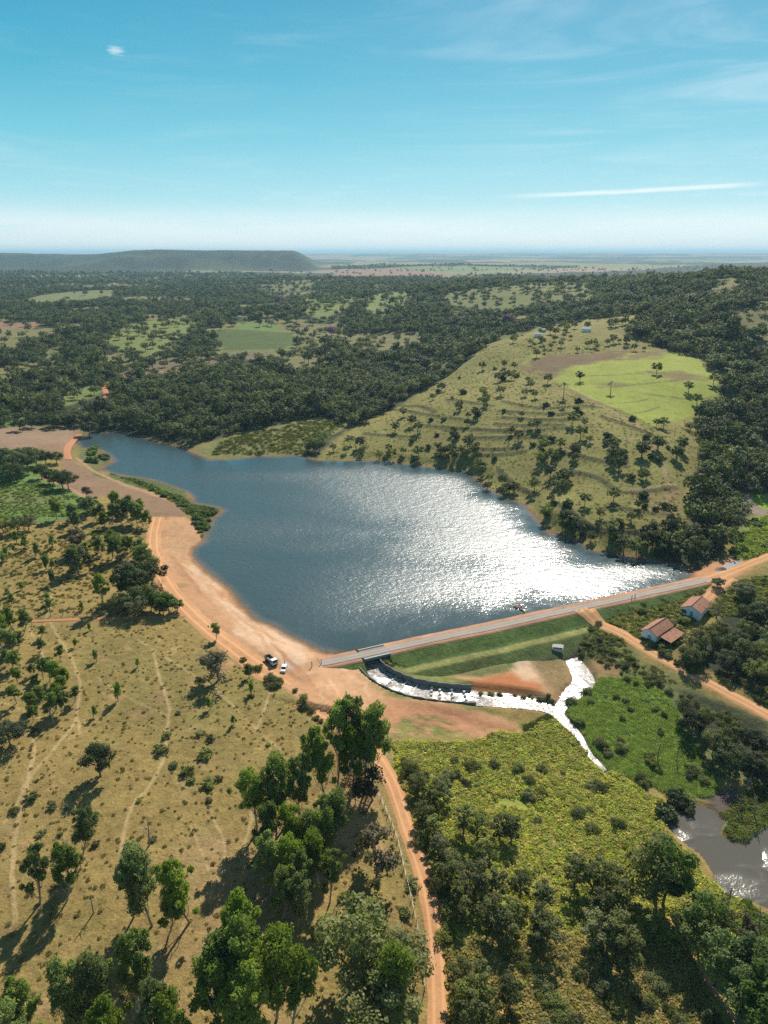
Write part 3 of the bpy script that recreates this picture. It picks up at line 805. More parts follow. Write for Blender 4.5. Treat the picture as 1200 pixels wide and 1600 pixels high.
zone([(124, 700), (135, 690), (160, 703), (178, 712), (165, 728), (150, 740), (120, 720)], (.13, .13, .05), 1.0, 1.5, 3)
for p in ([(68, 748), (100, 760), (142, 780)], [(120, 716), (160, 742), (215, 764), (265, 780)]):
    stroke(p, 1.3, (.36, .22, .13), .4, .5, .9, wob=1)
SHORE_PX = [(236, 808), (285, 808), (305, 815), (318, 845), (303, 862), (300, 872), (333, 902), (357, 922), (383, 952), (420, 977), (453, 997), (490, 1013), (520, 1021), (560, 1022), (563, 1036), (575, 1060), (600, 1082), (660, 1098), (735, 1105), (815, 1135), (818, 1148), (760, 1155), (640, 1150), (605, 1160),
            (580, 1150), (520, 1126), (470, 1095), (420, 1060), (360, 1015), (310, 975), (275, 945), (245, 900), (232, 860)]
zone(SHORE_PX, (.46, .255, .135), .15, 1.2, 1.2)
for k in range(60):
    q = np.array([random.uniform(245, 500), 0.0]); q[1] = 870 + (q[0] - 280) * .75 + random.uniform(-55, 45)
    if k > 42: q = np.array([random.uniform(520, 800), random.uniform(1085, 1150)])
    s_ = random.uniform(3, 13)
    zone([q + np.array([s_ * math.cos(a_) * random.uniform(.6, 1.5), s_ * .5 * math.sin(a_) * random.uniform(.6, 1.3)]) for a_ in np.linspace(0, 6.0, 7)], random.choice([(.20, .17, .075), (.30, .165, .09), (.36, .195, .11), (.62, .43, .28), (.56, .33, .19), (.26, .2, .1)]), .6, 1.0, 3.0, random.uniform(.3, .75))
zone([(262, 820), (300, 820), (315, 848), (300, 866), (285, 900), (262, 870)], (.44, .26, .14), .5, 3, 6, .8)
zone([(300, 885), (330, 905), (380, 958), (440, 990), (480, 1020), (460, 1035), (400, 1005), (350, 965), (310, 920)], PALE, .1, 3, 7, .75)
zone([(600, 1090), (680, 1100), (800, 1130), (815, 1148), (740, 1150), (640, 1145), (600, 1130)], (.40, .20, .105), .3, 3, 6, .8)
for p in ([(650, 1118), (700, 1125), (735, 1148), (690, 1143)], [(690, 1100), (760, 1115), (800, 1118), (760, 1106)], [(632, 1125), (665, 1135), (655, 1145), (635, 1140)], [(560, 1058), (585, 1085), (640, 1096), (735, 1101), (735, 1096), (650, 1090), (610, 1080), (580, 1060), (565, 1040)]):
    zone(p, (.15, .165, .05), .9, 1.2, 2.5, .9)
zone([(505, 1040), (560, 1030), (568, 1045), (600, 1085), (560, 1100), (500, 1075)], (.58, .34, .19), .1, 3, 5, .7)
zone([(440, 1034), (450, 1030), (466, 1039), (462, 1046), (446, 1044)], (.40, .37, .34), .1, .8, 1.2, .9)
# wheel marks and erosion on the open soil
for k in range(26):
    t_ = k / 25
    a_ = np.array([258 + 190 * t_ + random.uniform(-6, 6), 860 + 170 * t_ + random.uniform(-10, 6)])
    b_ = a_ + np.array([random.uniform(30, 70), random.uniform(25, 60)])
    stroke([a_, (a_ + b_) / 2 + np.array([random.uniform(-4, 4), random.uniform(-3, 3)]), b_], random.uniform(.25, .7), random.choice([PALE, (.40, .20, .10), (.46, .25, .13), (.33, .17, .09)]), .1, .3, .55, wob=1.2)
for k in range(34):
    a_ = np.array([random.uniform(480, 590), random.uniform(1045, 1105)]); b_ = a_ + np.array([random.uniform(-30, 50), random.uniform(-14, 22)])
    stroke([a_, (a_ + b_) / 2 + np.array([random.uniform(-5, 5), random.uniform(-3, 3)]), b_], random.uniform(.2, .6), random.choice([PALE, (.45, .24, .125), (.50, .30, .17), (.36, .19, .10)]), .1, .3, .5, wob=1.0)
for k in range(16):
    a_ = np.array([random.uniform(620, 760), random.uniform(1105, 1135)]); b_ = a_ + np.array([random.uniform(30, 60), random.uniform(6, 20)])
    stroke([a_, (a_ + b_) / 2, b_], random.uniform(.2, .7), random.choice([(.28, .13, .07), (.46, .24, .13), (.33, .15, .08)]), .1, .4, .6, wob=1.2)

# downstream of the dam
zone([(575, 1036), (640, 1020), (780, 1000), (860, 990), (900, 985), (960, 985), (1000, 1030), (1060, 1060), (1200, 1130), (1200, 1230), (1140, 1220), (1110, 1245), (1060, 1250), (960, 1215), (925, 1175), (900, 1145), (850, 1105), (740, 1090), (650, 1080), (600, 1060)], (.14, .15, .055), 1.0, 2, 4)
zone([(612, 1045), (700, 1055), (780, 1050), (900, 1030), (895, 1090), (850, 1098), (760, 1080), (680, 1068), (630, 1062)], (.46, .27, .145), .3, 2, 4, .95)
zone([(725, 1064), (790, 1050), (838, 1060), (848, 1078), (790, 1084), (730, 1074)], (.42, .165, .07), .1, 1.5, 2.5)
zone([(790, 1030), (815, 1020), (840, 1045), (845, 1065), (815, 1060)], PALE, .1, 2, 4, .8)
zone([(835, 1012), (870, 1012), (890, 1040), (895, 1078), (860, 1082), (840, 1050)], (.21, .155, .072), .9, 3, 5, .85)
zone([(685, 1044), (720, 1036), (800, 1025), (803, 1038), (740, 1052), (700, 1050)], (.18, .195, .06), .9, 1, 2)
zone([(618, 1040), (700, 1056), (738, 1066), (738, 1074), (680, 1072), (640, 1064), (612, 1048), (600, 1036)], (.17, .18, .055), .9, .8, 1.0)
zone([(890, 1045), (930, 1030), (968, 1040), (960, 1075), (935, 1080), (930, 1050)], (.33, .19, .10), .5, 2, 4, .8)
zone([(880, 1105), (940, 1060), (1000, 1065), (1050, 1080), (1060, 1130), (1110, 1190), (1120, 1250), (1060, 1250), (1000, 1230), (950, 1205), (910, 1160)], (.085, .145, .048), 1.0, 2, 4)
zone([(600, 1160), (740, 1155), (820, 1150), (860, 1115), (900, 1150), (945, 1205), (1030, 1245), (1040, 1300), (1070, 1340), (1100, 1370), (1200, 1430), (1240, 1700), (760, 1700), (715, 1500), (690, 1400), (650, 1280), (620, 1200)], YEL, 1.0, 2, 3)
zone([(640, 1160), (800, 1160), (820, 1200), (700, 1230), (640, 1200)], (.19, .245, .055), 1.0, 4, 10, .8)
for k in range(46):
    q = np.array([random.uniform(585, 830), 0.0]); q[1] = 1152 + random.uniform(-16, 7) - max(0, q[0] - 780) * .3
    s_ = random.uniform(3, 13)
    zone([q + np.array([s_ * math.cos(a_) * random.uniform(.6, 1.6), s_ * .5 * math.sin(a_) * random.uniform(.6, 1.3)]) for a_ in np.linspace(0, 6.0, 7)], random.choice([(.20, .22, .055), (.16, .19, .05), (.42, .22, .115), (.24, .22, .07)]), .9, .8, 2.5, random.uniform(.6, .95))
zone([(690, 1480), (900, 1450), (1060, 1500), (1150, 1600), (1150, 1700), (680, 1700)], (.27, .215, .08), 1.0, 6, 14, .85)
zone([(1000, 1440), (1060, 1470), (1120, 1560), (1060, 1600), (980, 1520)], (.27, .25, .07), 1.0, 5, 10, .8)
zone([(900, 1540), (930, 1530), (940, 1580), (905, 1600)], (.33, .18, .09), .6, 2, 5, .7)
zone([(1090, 1235), (1150, 1225), (1165, 1240), (1160, 1270), (1135, 1290), (1110, 1265)], (.115, .088, .075), .5, 1, 2)
zone([(1118, 1285), (1140, 1262), (1165, 1240), (1240, 1225), (1240, 1310), (1165, 1326), (1130, 1318)], (.13, .16, .05), 1.0, 1, 3)
zone([(1150, 830), (1200, 800), (1240, 800), (1240, 880), (1170, 885), (1140, 870)], (.19, .215, .06), 1.0, 3, 5)
zone([(1130, 765), (1175, 772), (1200, 795), (1195, 805), (1165, 800), (1135, 782)], (.235, .175, .14), .05, 1, 2)
zone([(1172, 775), (1200, 772), (1210, 795), (1190, 795)], (.22, .30, .04), .6, 1.5, 2)
zone([(1085, 893), (1080, 905), (1100, 915), (1140, 905), (1180, 888), (1150, 868), (1130, 875), (1105, 884)], (.50, .25, .125), .1, 1.2, 2)
zone([(1130, 884), (1152, 876), (1172, 884), (1150, 894), (1138, 892)], (.38, .37, .36), .1, .8, 1)
zone([(920, 965), (1000, 940), (1100, 918), (1200, 890), (1240, 900), (1240, 960), (1100, 940), (1060, 965), (1060, 1030), (1000, 1000)], (.20, .17, .065), 1.0, 2, 4, .9)
zone([(965, 968), (1010, 955), (1025, 965), (985, 978)], (.33, .18, .09), .5, 2, 4, .8)
zone([(1150, 930), (1200, 905), (1240, 905), (1240, 970), (1170, 960)], (.20, .22, .06), 1.0, 3, 6, .8)
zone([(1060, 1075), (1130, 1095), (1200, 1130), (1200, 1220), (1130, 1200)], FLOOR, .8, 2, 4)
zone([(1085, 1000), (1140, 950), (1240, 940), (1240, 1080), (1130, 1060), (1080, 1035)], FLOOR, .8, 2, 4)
# soil showing in the pasture, cattle trails
for k in range(120):
    q = np.array([random.uniform(0, 640), random.uniform(985, 1590)])
    if q[0] > 380 and q[1] < 1130: continue
    s_ = random.uniform(4, 16)
    zone([q + np.array([s_ * math.cos(a_) * random.uniform(.6, 1.3), s_ * .6 * math.sin(a_) * random.uniform(.6, 1.3)]) for a_ in np.linspace(0, 6.0, 7)], random.choice([(.34, .23, .12), (.38, .24, .13), (.40, .22, .12), (.21, .19, .075)]), .8, 1.5, 3.5, random.uniform(.25, .6))
zone([(280, 1330), (420, 1290), (440, 1400), (300, 1600), (240, 1580)], (.35, .225, .12), .9, 8, 14, .55)
zone([(500, 1230), (590, 1220), (600, 1300), (480, 1420), (420, 1600), (400, 1450)], (.38, .215, .115), .7, 5, 12, .55)
zone([(500, 1120), (515, 1118), (560, 1200), (550, 1230)], REDD, .5, 2, 4, .6)
TRAIL = (.43, .31, .155)
for p, wd in (([(80, 970), (90, 995), (108, 1020), (117, 1050), (127, 1080), (124, 1115), (110, 1140), (85, 1170), (60, 1200), (35, 1235)], .45), ([(124, 1120), (125, 1145)], .3),
              ([(240, 1018), (248, 1050), (262, 1105), (262, 1160), (252, 1195), (228, 1235), (205, 1260), (190, 1330), (195, 1380)], .42), ([(48, 1140), (55, 1175), (47, 1205), (42, 1245), (26, 1290), (22, 1340), (24, 1440)], .5), ([(40, 1235), (25, 1265), (5, 1290)], .35),
              ([(215, 1000), (270, 1035), (330, 1075), (370, 1110), (400, 1140), (440, 1170)], .3), ([(400, 1140), (415, 1110), (422, 1080)], .35), ([(40, 975), (55, 1000), (75, 1040)], .35), ([(0, 1100), (50, 1120), (110, 1140)], .25), ([(150, 1060), (200, 1090), (260, 1120)], .25),
              ([(470, 1270), (380, 1330), (390, 1280), (385, 1200)], .35), ([(60, 1000), (75, 960), (85, 900)], .3), ([(330, 1260), (350, 1330), (330, 1400)], .25), ([(300, 1290), (325, 1360)], .25), ([(560, 1450), (575, 1500), (570, 1590)], .5)):
    stroke(p, wd * 1.0, TRAIL, .45, .3, .8, wob=1.0, gap=.3)
# damp rim of the lake
sdl = np.full(len(gx), -99.0); m_ = gr < 900
sdl[m_] = poly_sd(LAKE, gx[m_], gy[m_]) + 1.1 * fbm(gx[m_], gy[m_], 9, 41, 3)
put(np.where(sdl > -99, sstep(-2.6, -.4, sdl + nz_s), 0) * .8, (.20, .105, .06), .3)
put(np.where(sdl > .3, 1.0, 0), (.05, .06, .045), .2)

ii, jj = np.meshgrid(np.arange(nR - 1), np.arange(nA - 1), indexing='ij')
v0 = (ii * nA + jj).ravel(); F = np.stack([v0, v0 + nA, v0 + nA + 1, v0 + 1], 1)
close = np.arange(nR - 1) * nA
F = np.vstack([F, np.stack([close + nA - 1, close + 2 * nA - 1, close + nA, close], 1)])
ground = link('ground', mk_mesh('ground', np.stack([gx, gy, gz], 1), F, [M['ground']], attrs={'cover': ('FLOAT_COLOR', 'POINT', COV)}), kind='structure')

# ------------------------------------------------------------------ water
def water_sheet(name, poly, z, mat, step, grow, keep=None, label=None, shore_fn=None):
    x0, y0 = poly.min(0) - grow - step; x1, y1 = poly.max(0) + grow + step
    nx, ny = int((x1 - x0) / step) + 2, int((y1 - y0) / step) + 2
    X_, Y_ = np.meshgrid(x0 + np.arange(nx) * step, y0 + np.arange(ny) * step)
    xf, yf = X_.ravel(), Y_.ravel()
    sd = poly_sd(poly, xf, yf)
    ok = sd > -grow
    if keep is not None: ok &= keep(xf, yf)
    i, j = np.meshgrid(np.arange(ny - 1), np.arange(nx - 1), indexing='ij')
    a = (i * nx + j).ravel()
    q = np.stack([a, a + 1, a + nx + 1, a + nx], 1)
    q = q[ok[q].all(1)]
    used = np.unique(q); remap = np.full(len(xf), -1); remap[used] = np.arange(len(used))
    V = np.stack([xf[used], yf[used], np.full(len(used), z)], 1)
    return link(name, mk_mesh(name, V, remap[q], [mat], attrs={'edge': ('FLOAT', 'POINT', sd[used]), 'shore': ('FLOAT', 'POINT', shore_fn(xf[used], yf[used]) if shore_fn else sd[used])}), kind='structure', label=label)
water_sheet('lake', LAKE, WL, M['lake'], 2.5, 7.0, lambda x, y: (dam_side(x, y)[0] < 1.5) | (dam_side(x, y)[1] <= 0) | (dam_side(x, y)[1] >= 1), 'broad blue lake with white sun glitter held behind the dam', lambda x, y: line_d(LAKE[4:44], x, y)[0])
water_sheet('pond', PONDP, POND, M['pond'], 1.5, 3.0, None, 'murky grey pond at the right edge below the dam')

def ribbon(name, line, mat, across=7, lift=.03, zcol=None, edge=.35, label=None, over=0.0, keepflat=False):
    """a strip along line (x, y, half width); follows the land, or takes its height from zcol"""
    P = line[:, :2]
    t = np.gradient(P, axis=0); t /= np.linalg.norm(t, axis=1)[:, None] + 1e-9
    nrm_ = np.stack([t[:, 1], -t[:, 0]], 1)
    us = np.linspace(-1, 1, across)
    hw = (line[:, 3] if zcol is not None else line[:, 2]) + over
    V = []; U = []
    for k, u in enumerate(us):
        wv = hw * u
        if abs(u) == 1: wv = wv + u * edge * fbm(P[:, 0] + 31 * u, P[:, 1], 8 if zcol is not None else 5, 301, 2 if zcol is not None else 3)
        q = P + nrm_ * wv[:, None]
        if zcol is not None: z = zcol + 0 * q[:, 0]
        else:
            z = land(q[:, 0], q[:, 1], True)
            z = base(q[:, 0], q[:, 1]) if not keepflat else z
            sd_, al_ = dam_side(q[:, 0], q[:, 1])           # climbing the dam's own bank
            bank = np.interp(sd_, [2.2, 2.8, 3.8, 5.6, 7.2, 8.4, 9.4, 11.2, 12.2, 13.8, 15.6, 17.5], [.1, .02, -.35, -1.15, -1.95, -2.5, -2.62, -2.72, -3, -3.85, -4.75, -5.6]) + .22
            z = np.where((sd_ > 1) & (sd_ < 17) & (al_ > 0) & (al_ < 1), np.maximum(z, bank), z)
            z = z + lift + .05 * fbm(q[:, 0], q[:, 1], 3, 303, 2) * (1 - abs(u)) - (.18 if abs(u) == 1 else 0)
        V.append(np.column_stack([q, z])); U.append(np.full(len(q), u))
    n = len(P)
    V = np.concatenate(V); U = np.concatenate(U)
    F = np.array([[k * n + i, (k + 1) * n + i, (k + 1) * n + i + 1, k * n + i + 1] for k in range(across - 1) for i in range(n - 1)])
    return link(name, mk_mesh(name, V, F, [mat], attrs={'across': ('FLOAT', 'POINT', U), 'shore': ('FLOAT', 'POINT', np.full(len(V), 5.0))}), kind='structure', label=label)

for k, lab, mt in (('lakeside', 'orange dirt road along the lake shore and down between the trees', 'dirt'), ('valley', 'orange dirt road leading down from the dam past the sheds', 'dirt'), ('eastern', 'dirt road climbing away from the far end of the dam', 'dirt'),
                   ('field', 'narrow red dirt track across the pasture', 'red_dirt'), ('northern', 'pinkish dirt track beside the shallow end of the lake', 'red_dirt'), ('woodland', 'red dirt road winding out of the woodland', 'red_dirt'),
                   ('bottom', 'short pale track at the bottom edge', 'dirt'), ('pondside', 'faint footpath beside the pond trees', 'dirt'), ('riverside', 'dirt track between the white shed and the dam end', 'dirt')):
    ribbon('dirt_road', ROADS[k], M[mt], label=lab)
STRM = np.vstack([STREAM])
ribbon('stream', STREAM, M['stream'], 5, zcol=STREAM[:, 2], over=.25, edge=0.6, label='white glinting stream running away from the spillway')
ribbon('stream', OUTS, M['stream'], 5, zcol=OUTS[:, 2], over=.25, edge=0.6, label='bright water flowing from the concrete outlet to the stream')
puddle = at_z([(972, 985), (985, 972), (1005, 966), (1022, 968), (1012, 978), (990, 992)], -2.4)
# ------------------------------------------------------------------ the dam, its road and bridge
def frame_of(P):
    t = np.gradient(P, axis=0); t /= np.linalg.norm(t, axis=1)[:, None] + 1e-9
    return t, np.stack([t[:, 1], -t[:, 0]], 1)
crest_len = np.concatenate([[0], np.cumsum(np.linalg.norm(np.diff(CREST[:, :2], axis=0), axis=1))])
def crest_s(px, py):
    q = at_z([(px, py)], 0.0)[0]
    return crest_len[np.argmin(np.hypot(CREST[:, 0] - q[0], CREST[:, 1] - q[1]))]
def crest_at(s):
    return np.stack([np.interp(s, crest_len, CREST[:, 0]), np.interp(s, crest_len, CREST[:, 1])], -1)
s_b0, s_b1 = crest_s(559, 1025), crest_s(597, 1017)
dam = thing('earth_dam', 'long grassed earth dam holding back the lake, with a gravel road along its crest', 'dam', (*crest_at(crest_len[-1] * .45), 0.0))
dloc = np.array(dam.location)
PROF = [(-16, -7.5), (-9, -3.0), (-6.2, -1.5), (-4.4, -.45), (-3.1, -.02), (-2.5, .10), (0, .10), (2.2, .10), (2.8, .02), (3.8, -.35), (5.6, -1.15), (7.2, -1.95), (8.4, -2.5), (9.4, -2.62), (11.2, -2.72), (12.2, -3.0), (13.8, -3.85), (15.6, -4.75), (17.5, -5.6), (21, -7.4), (21, -9), (-16, -9)]
def embank(s0, s1):
    ss = np.arange(s0, s1 + .1, 1.3)
    P = crest_at(ss); t, n = frame_of(P)
    V = []; Cc = []
    for off, z in PROF:
        q = P + n * off
        zz = np.full(len(P), z)
        rough = 0 if abs(off) < 3.3 else .22
        zz = zz + rough * fbm(q[:, 0], q[:, 1], 5, 401, 3)
        V.append(np.column_stack([q, zz]) - dloc)
        nz = fbm(q[:, 0], q[:, 1], 7, 402, 3)[:, None]
        if off < -3.4: c = np.array([.36, .20, .12, .2])
        elif off < 3.7: c = np.array([.42, .235, .15, .15])
        elif off < 8.6: c = np.array([.095, .145, .040, 1])
        elif off < 11.6: c = np.array([.26, .255, .09, .9])
        elif off < 16: c = np.array([.10, .13, .042, 1])
        else: c = np.array([.09, .09, .055, .9])
        Cc.append(np.concatenate([c[None, :3] * (1 + .3 * nz), np.full((len(P), 1), c[3])], 1))
    m = len(P); k = len(PROF)
    V = np.concatenate(V); Cc = np.concatenate(Cc)
    F = [(a * m + i, ((a + 1) % k) * m + i, ((a + 1) % k) * m + i + 1, a * m + i + 1) for a in range(k) for i in range(m - 1)]
    F = [f[::-1] for f in F]
    return link('embankment', mk_mesh('embankment', V, np.array(F), [M['ground']], attrs={'cover': ('FLOAT_COLOR', 'POINT', Cc)}), dam)
embank(0, s_b0)
embank(s_b1, crest_len[-1])
cr = np.column_stack([CREST[:, :2], np.full(len(CREST), .2), np.full(len(CREST), 1.65)])
ribbon('paved_road', cr, M['gravel'], 7, zcol=cr[:, 2], edge=.25, label='grey gravel road running along the crest of the dam')

bs = np.linspace(s_b0 - .6, s_b1 + .6, 8)
Pb = crest_at(bs); tb, nb = frame_of(Pb)
bridge = thing('bridge', 'short concrete bridge carrying the dam road over the head of the spillway', 'bridge', (*Pb[4], 0))
bl = np.array(bridge.location)
def sweep(name, P, n, o0, o1, z0, z1, mat, par, org):
    V = []
    for o, z in ((o0, z0), (o1, z0), (o1, z1), (o0, z1)):
        V.append(np.column_stack([P + n * (o if np.ndim(o) == 0 else np.asarray(o)[:, None]), np.broadcast_to(z, (len(P),))]) - org)
    m = len(P); V = np.concatenate(V)
    F = [(a * m + i, ((a + 1) % 4) * m + i, ((a + 1) % 4) * m + i + 1, a * m + i + 1) for a in range(4) for i in range(m - 1)]
    F += [(0, m, 2 * m, 3 * m), (4 * m - 1, 3 * m - 1, 2 * m - 1, m - 1)]
    return link(name, mk_mesh(name, V, np.array(F), [mat], smooth=False), par)
sweep('deck', Pb, nb, -3.1, 3.1, -.55, .12, M['concrete'], bridge, bl)
sweep('kerb', Pb, nb, 2.75, 3.05, .122, .42, M['pale_concrete'], bridge, bl)
sweep('kerb', Pb, nb, -3.05, -2.75, .122, .42, M['pale_concrete'], bridge, bl)
for q in (0, -1):
    mb = MB(); c = Pb[q]
    ang = math.atan2(tb[q][1], tb[q][0])
    from mathutils import Matrix
    mb.box((0, 0, 0), (.5, 5.8, 3.2), Matrix.Translation((c[0] - bl[0], c[1] - bl[1], -2.152)) @ Matrix.Rotation(ang, 4, 'Z'))
    mb.build('abutment', M['concrete'], bridge)

# spillway channel
spill = thing('spillway', 'curved concrete spillway chute with dark stepped side walls and white water', 'spillway', (*SPILL[len(SPILL) // 2, :2], SPILL[len(SPILL) // 2, 2]))
so = np.array(spill.location)
P = SPILL[:, :2]; t_, n_ = frame_of(P); hw = SPILL[:, 3]; zf = SPILL[:, 2]
sl = np.concatenate([[0], np.cumsum(np.linalg.norm(np.diff(P, axis=0), axis=1))])
ztop = np.interp(np.floor(sl / 4.2) * 4.2, sl, zf) + 1.8
sweep('retaining_wall', P, n_, -hw - .27, -hw, zf - 1.2, ztop, M['concrete'], spill, so)
sweep('retaining_wall', P, n_, hw, hw + .24, zf - 1.2, np.interp(np.floor(sl / 4.2) * 4.2, sl, zf) + 1.45, M['concrete'], spill, so)
sweep('channel_floor', P, n_, -hw + .002, hw - .002, zf - .5, zf - .05, M['concrete'], spill, so)
for s in np.arange(14, sl[-1] - 10, 4.5):
    i = int(np.argmin(abs(sl - s)))
    mb = MB(); ang = math.atan2(t_[i][1], t_[i][0])
    mb.box((0, 0, 0), (.35, 2 * hw[i] - .1, .42), Matrix.Translation((P[i][0] - so[0], P[i][1] - so[1], zf[i] - so[2] + .13)) @ Matrix.Rotation(ang, 4, 'Z'))
    mb.build('sill', M['pale_concrete'], spill)
for row, s in enumerate((sl[-1] - 13, sl[-1] - 9.6, sl[-1] - 6.2, sl[-1] - 2.8)):
    i = int(np.argmin(abs(sl - s)))
    for k in range(4):
        o = (k - 1.5) * 1.9 + (.5 if row % 2 else -.4)
        mb = MB(); ang = math.atan2(t_[i][1], t_[i][0]); c = P[i] + n_[i] * o
        mb.box((0, 0, 0), (.75, .75, 1.0), Matrix.Translation((c[0] - so[0], c[1] - so[1], zf[i] - so[2] + .3)) @ Matrix.Rotation(ang, 4, 'Z'), .9)
        mb.build('baffle_block', M['pale_concrete'], spill)
spw = np.column_stack([P, zf + .1, hw - .06])
ribbon('stream', spw, M['stream'], 6, zcol=spw[:, 2], edge=0, label='white water sliding down the spillway chute')

# outlet box at the toe of the dam
oc = at_z([(871, 1016)], -5.0)[0]
print('OUT', oc, dam_side(oc[:1], oc[1:]))
outlet = thing('outlet_box', 'small concrete outlet box with pale slotted top where the stream begins', 'outlet structure', (*oc, -5.5), R(-12))
for nm, c, d, mt in (('side_wall', (-1.9, 0, 1.0), (.4, 3.4, 2.4), 'pale_concrete'), ('side_wall', (1.9, 0, 1.0), (.4, 3.4, 2.4), 'pale_concrete'), ('back_wall', (0, 1.5, 1.0), (3.398, .4, 2.396), 'pale_concrete'), ('front_wall', (0, -1.45, 1.35), (3.398, .3, 1.1), 'pale_concrete')):
    mb = MB(); mb.box(c, d); mb.build(nm, M[mt], outlet)
for k in range(4):
    mb = MB(); mb.box((0, -.95 + .66 * k, 2.31), (4.3, .34, .2)); mb.build('top_beam', M['pale_concrete'], outlet)
outlet.scale = (.85, .85, .9)
mb = MB(); mb.box((0, .2, .75), (3.39, 2.2, .05)); mb.build('inner_floor', M['dark_opening'], outlet)

# ------------------------------------------------------------------ farm sheds
def shed(label, P0, P1, zb, L, hwall, rise, lean, door_side, window):
    p0, p1 = at_z([P0], zb)[0], at_z([P1], zb)[0]
    wv = p1 - p0; Wd = np.linalg.norm(wv); ang = math.atan2(wv[1], wv[0])
    s = thing('farm_shed', label, 'shed', (*p0, zb), ang)
    th = .22
    g = MB(); prof = [(0, -1.0), (Wd, -1.0), (Wd, hwall), (Wd / 2, hwall + rise), (0, hwall)]
    g.prismy(prof, 0, th); g.prismy(prof, L - th, L); g.box((th / 2 + .002, L / 2, hwall / 2 - .5), (th, L - 2 * th - .004, hwall + .99)); g.box((Wd - th / 2 - .002, L / 2, hwall / 2 - .5), (th, L - 2 * th - .004, hwall + .99))
    g.build('wall', M['white_wall'], s)
    a = math.atan2(rise, Wd / 2); ov = .55
    def slope(sg):
        m = MB(); mid = Wd / 2
        e = (mid + sg * (mid + ov), hwall - ov * math.tan(a)); r = (mid, hwall + rise)
        up = .16
        pr = [(e[0], e[1] + .04), (r[0], r[1] + .04), (r[0], r[1] + .04 + up), (e[0], e[1] + .04 + up)]
        if sg > 0: pr = pr[::-1]
        m.prismy(pr, -ov, L + ov)
        return m.build('roof', M['roof'], s)
    r1 = slope(-1); slope(1)
    m = MB(); m.tube([(Wd / 2, -ov, hwall + rise + .24), (Wd / 2, L + ov, hwall + rise + .24)], [.17, .17], 6); m.build('ridge_tiles', M['roof'], r1)
    m = MB(); dx = Wd * door_side
    m.box((dx, -.03, 1.1), (1.1, .06, 2.2)); m.build('door', M['blue_door'], s)
    if window:
        m = MB(); m.box((Wd * window, -.03, 1.5), (1.7, .06, 1.3)); f = m.build('window', M['dark_opening'], s)
        m = MB(); m.box((Wd * window, -.09, .80), (1.9, .12, .1)); m.build('sill', M['pale_concrete'], f)
    if lean:
        m = MB(); x0, x1 = Wd + .55, Wd + .55 + lean
        m.prismy([(x0, hwall - .75), (x1, hwall - 1.45), (x1, hwall - 1.3), (x0, hwall - .60)], 1.2, L + ov - .3)
        lr = m.build('lean_to_roof', M['roof'], s)
        for yy in np.linspace(1.5, L - .2, 4):
            m = MB(); m.box((x1 - .2, yy, (hwall - 1.42) / 2 - .4), (.16, .16, hwall - 1.42 + .75)); m.build('post', M['timber'], s)
        m = MB(); m.box((x0 + .1, L / 2 + .6, hwall - .85), (.14, L - 1.5, .14)); m.build('beam', M['timber'], s)
    return s
shed('white shed with terracotta roof and open lean-to, beside the dirt road', (1001.8, 996.5), (1023.6, 1005.5), -2.9, 10.5, 3.1, 1.5, 4.2, .55, 0)
shed('white shed with terracotta roof and dark window, farther from the road near the bare tree', (1064, 959.5), (1092, 968.5), -2.3, 9.6, 3.0, 1.5, 0, .55, .14)

def house(px, py, Wd, L, h, ang, wallc, label):
    q = at([(px, py)])[0]; z = on(*q)
    s = thing('farmhouse', label, 'house', (*q, z), ang)
    s.scale = (.52, .55, .7)
    m = MB(); prof = [(-Wd / 2, -1.5), (Wd / 2, -1.5), (Wd / 2, h), (0, h + Wd * .2), (-Wd / 2, h)]
    m.prismy(prof, 0, L); m.build('wall', M[wallc], s)
    for sg in (-1, 1):
        m = MB(); pr = [(sg * (Wd / 2 + .6), h - .2), (0, h + Wd * .2 + .05), (0, h + Wd * .2 + .25), (sg * (Wd / 2 + .6), h)]
        m.prismy(pr if sg < 0 else pr[::-1], -.6, L + .6); m.build('roof', M['pale_concrete'], s)
    m = MB(); m.box((0, -.04, 1.1), (1.1, .08, 2.2)); m.build('door', M['dark_opening'], s)
    for xx in (-Wd * .32, Wd * .32):
        m = MB(); m.box((xx, -.04, 1.6), (1.2, .08, 1.1)); m.build('window', M['dark_opening'], s)
house(923, 518, 9, 15, 3.4, R(70), 'white_wall', 'lone white farmhouse among trees above the bright green field')
house(846, 526, 7, 12, 3.2, R(80), 'white_wall', 'small pale farmhouse at the wood edge, lower of two near the hilltop')
house(852, 519, 7, 10, 3.2, R(60), 'pale_concrete', 'small pale house at the wood edge, upper of two near the hilltop')
house(378, 497, 8, 12, 3.2, R(70), 'white_wall', 'tiny farmhouse by the bright clearing in the far woods')

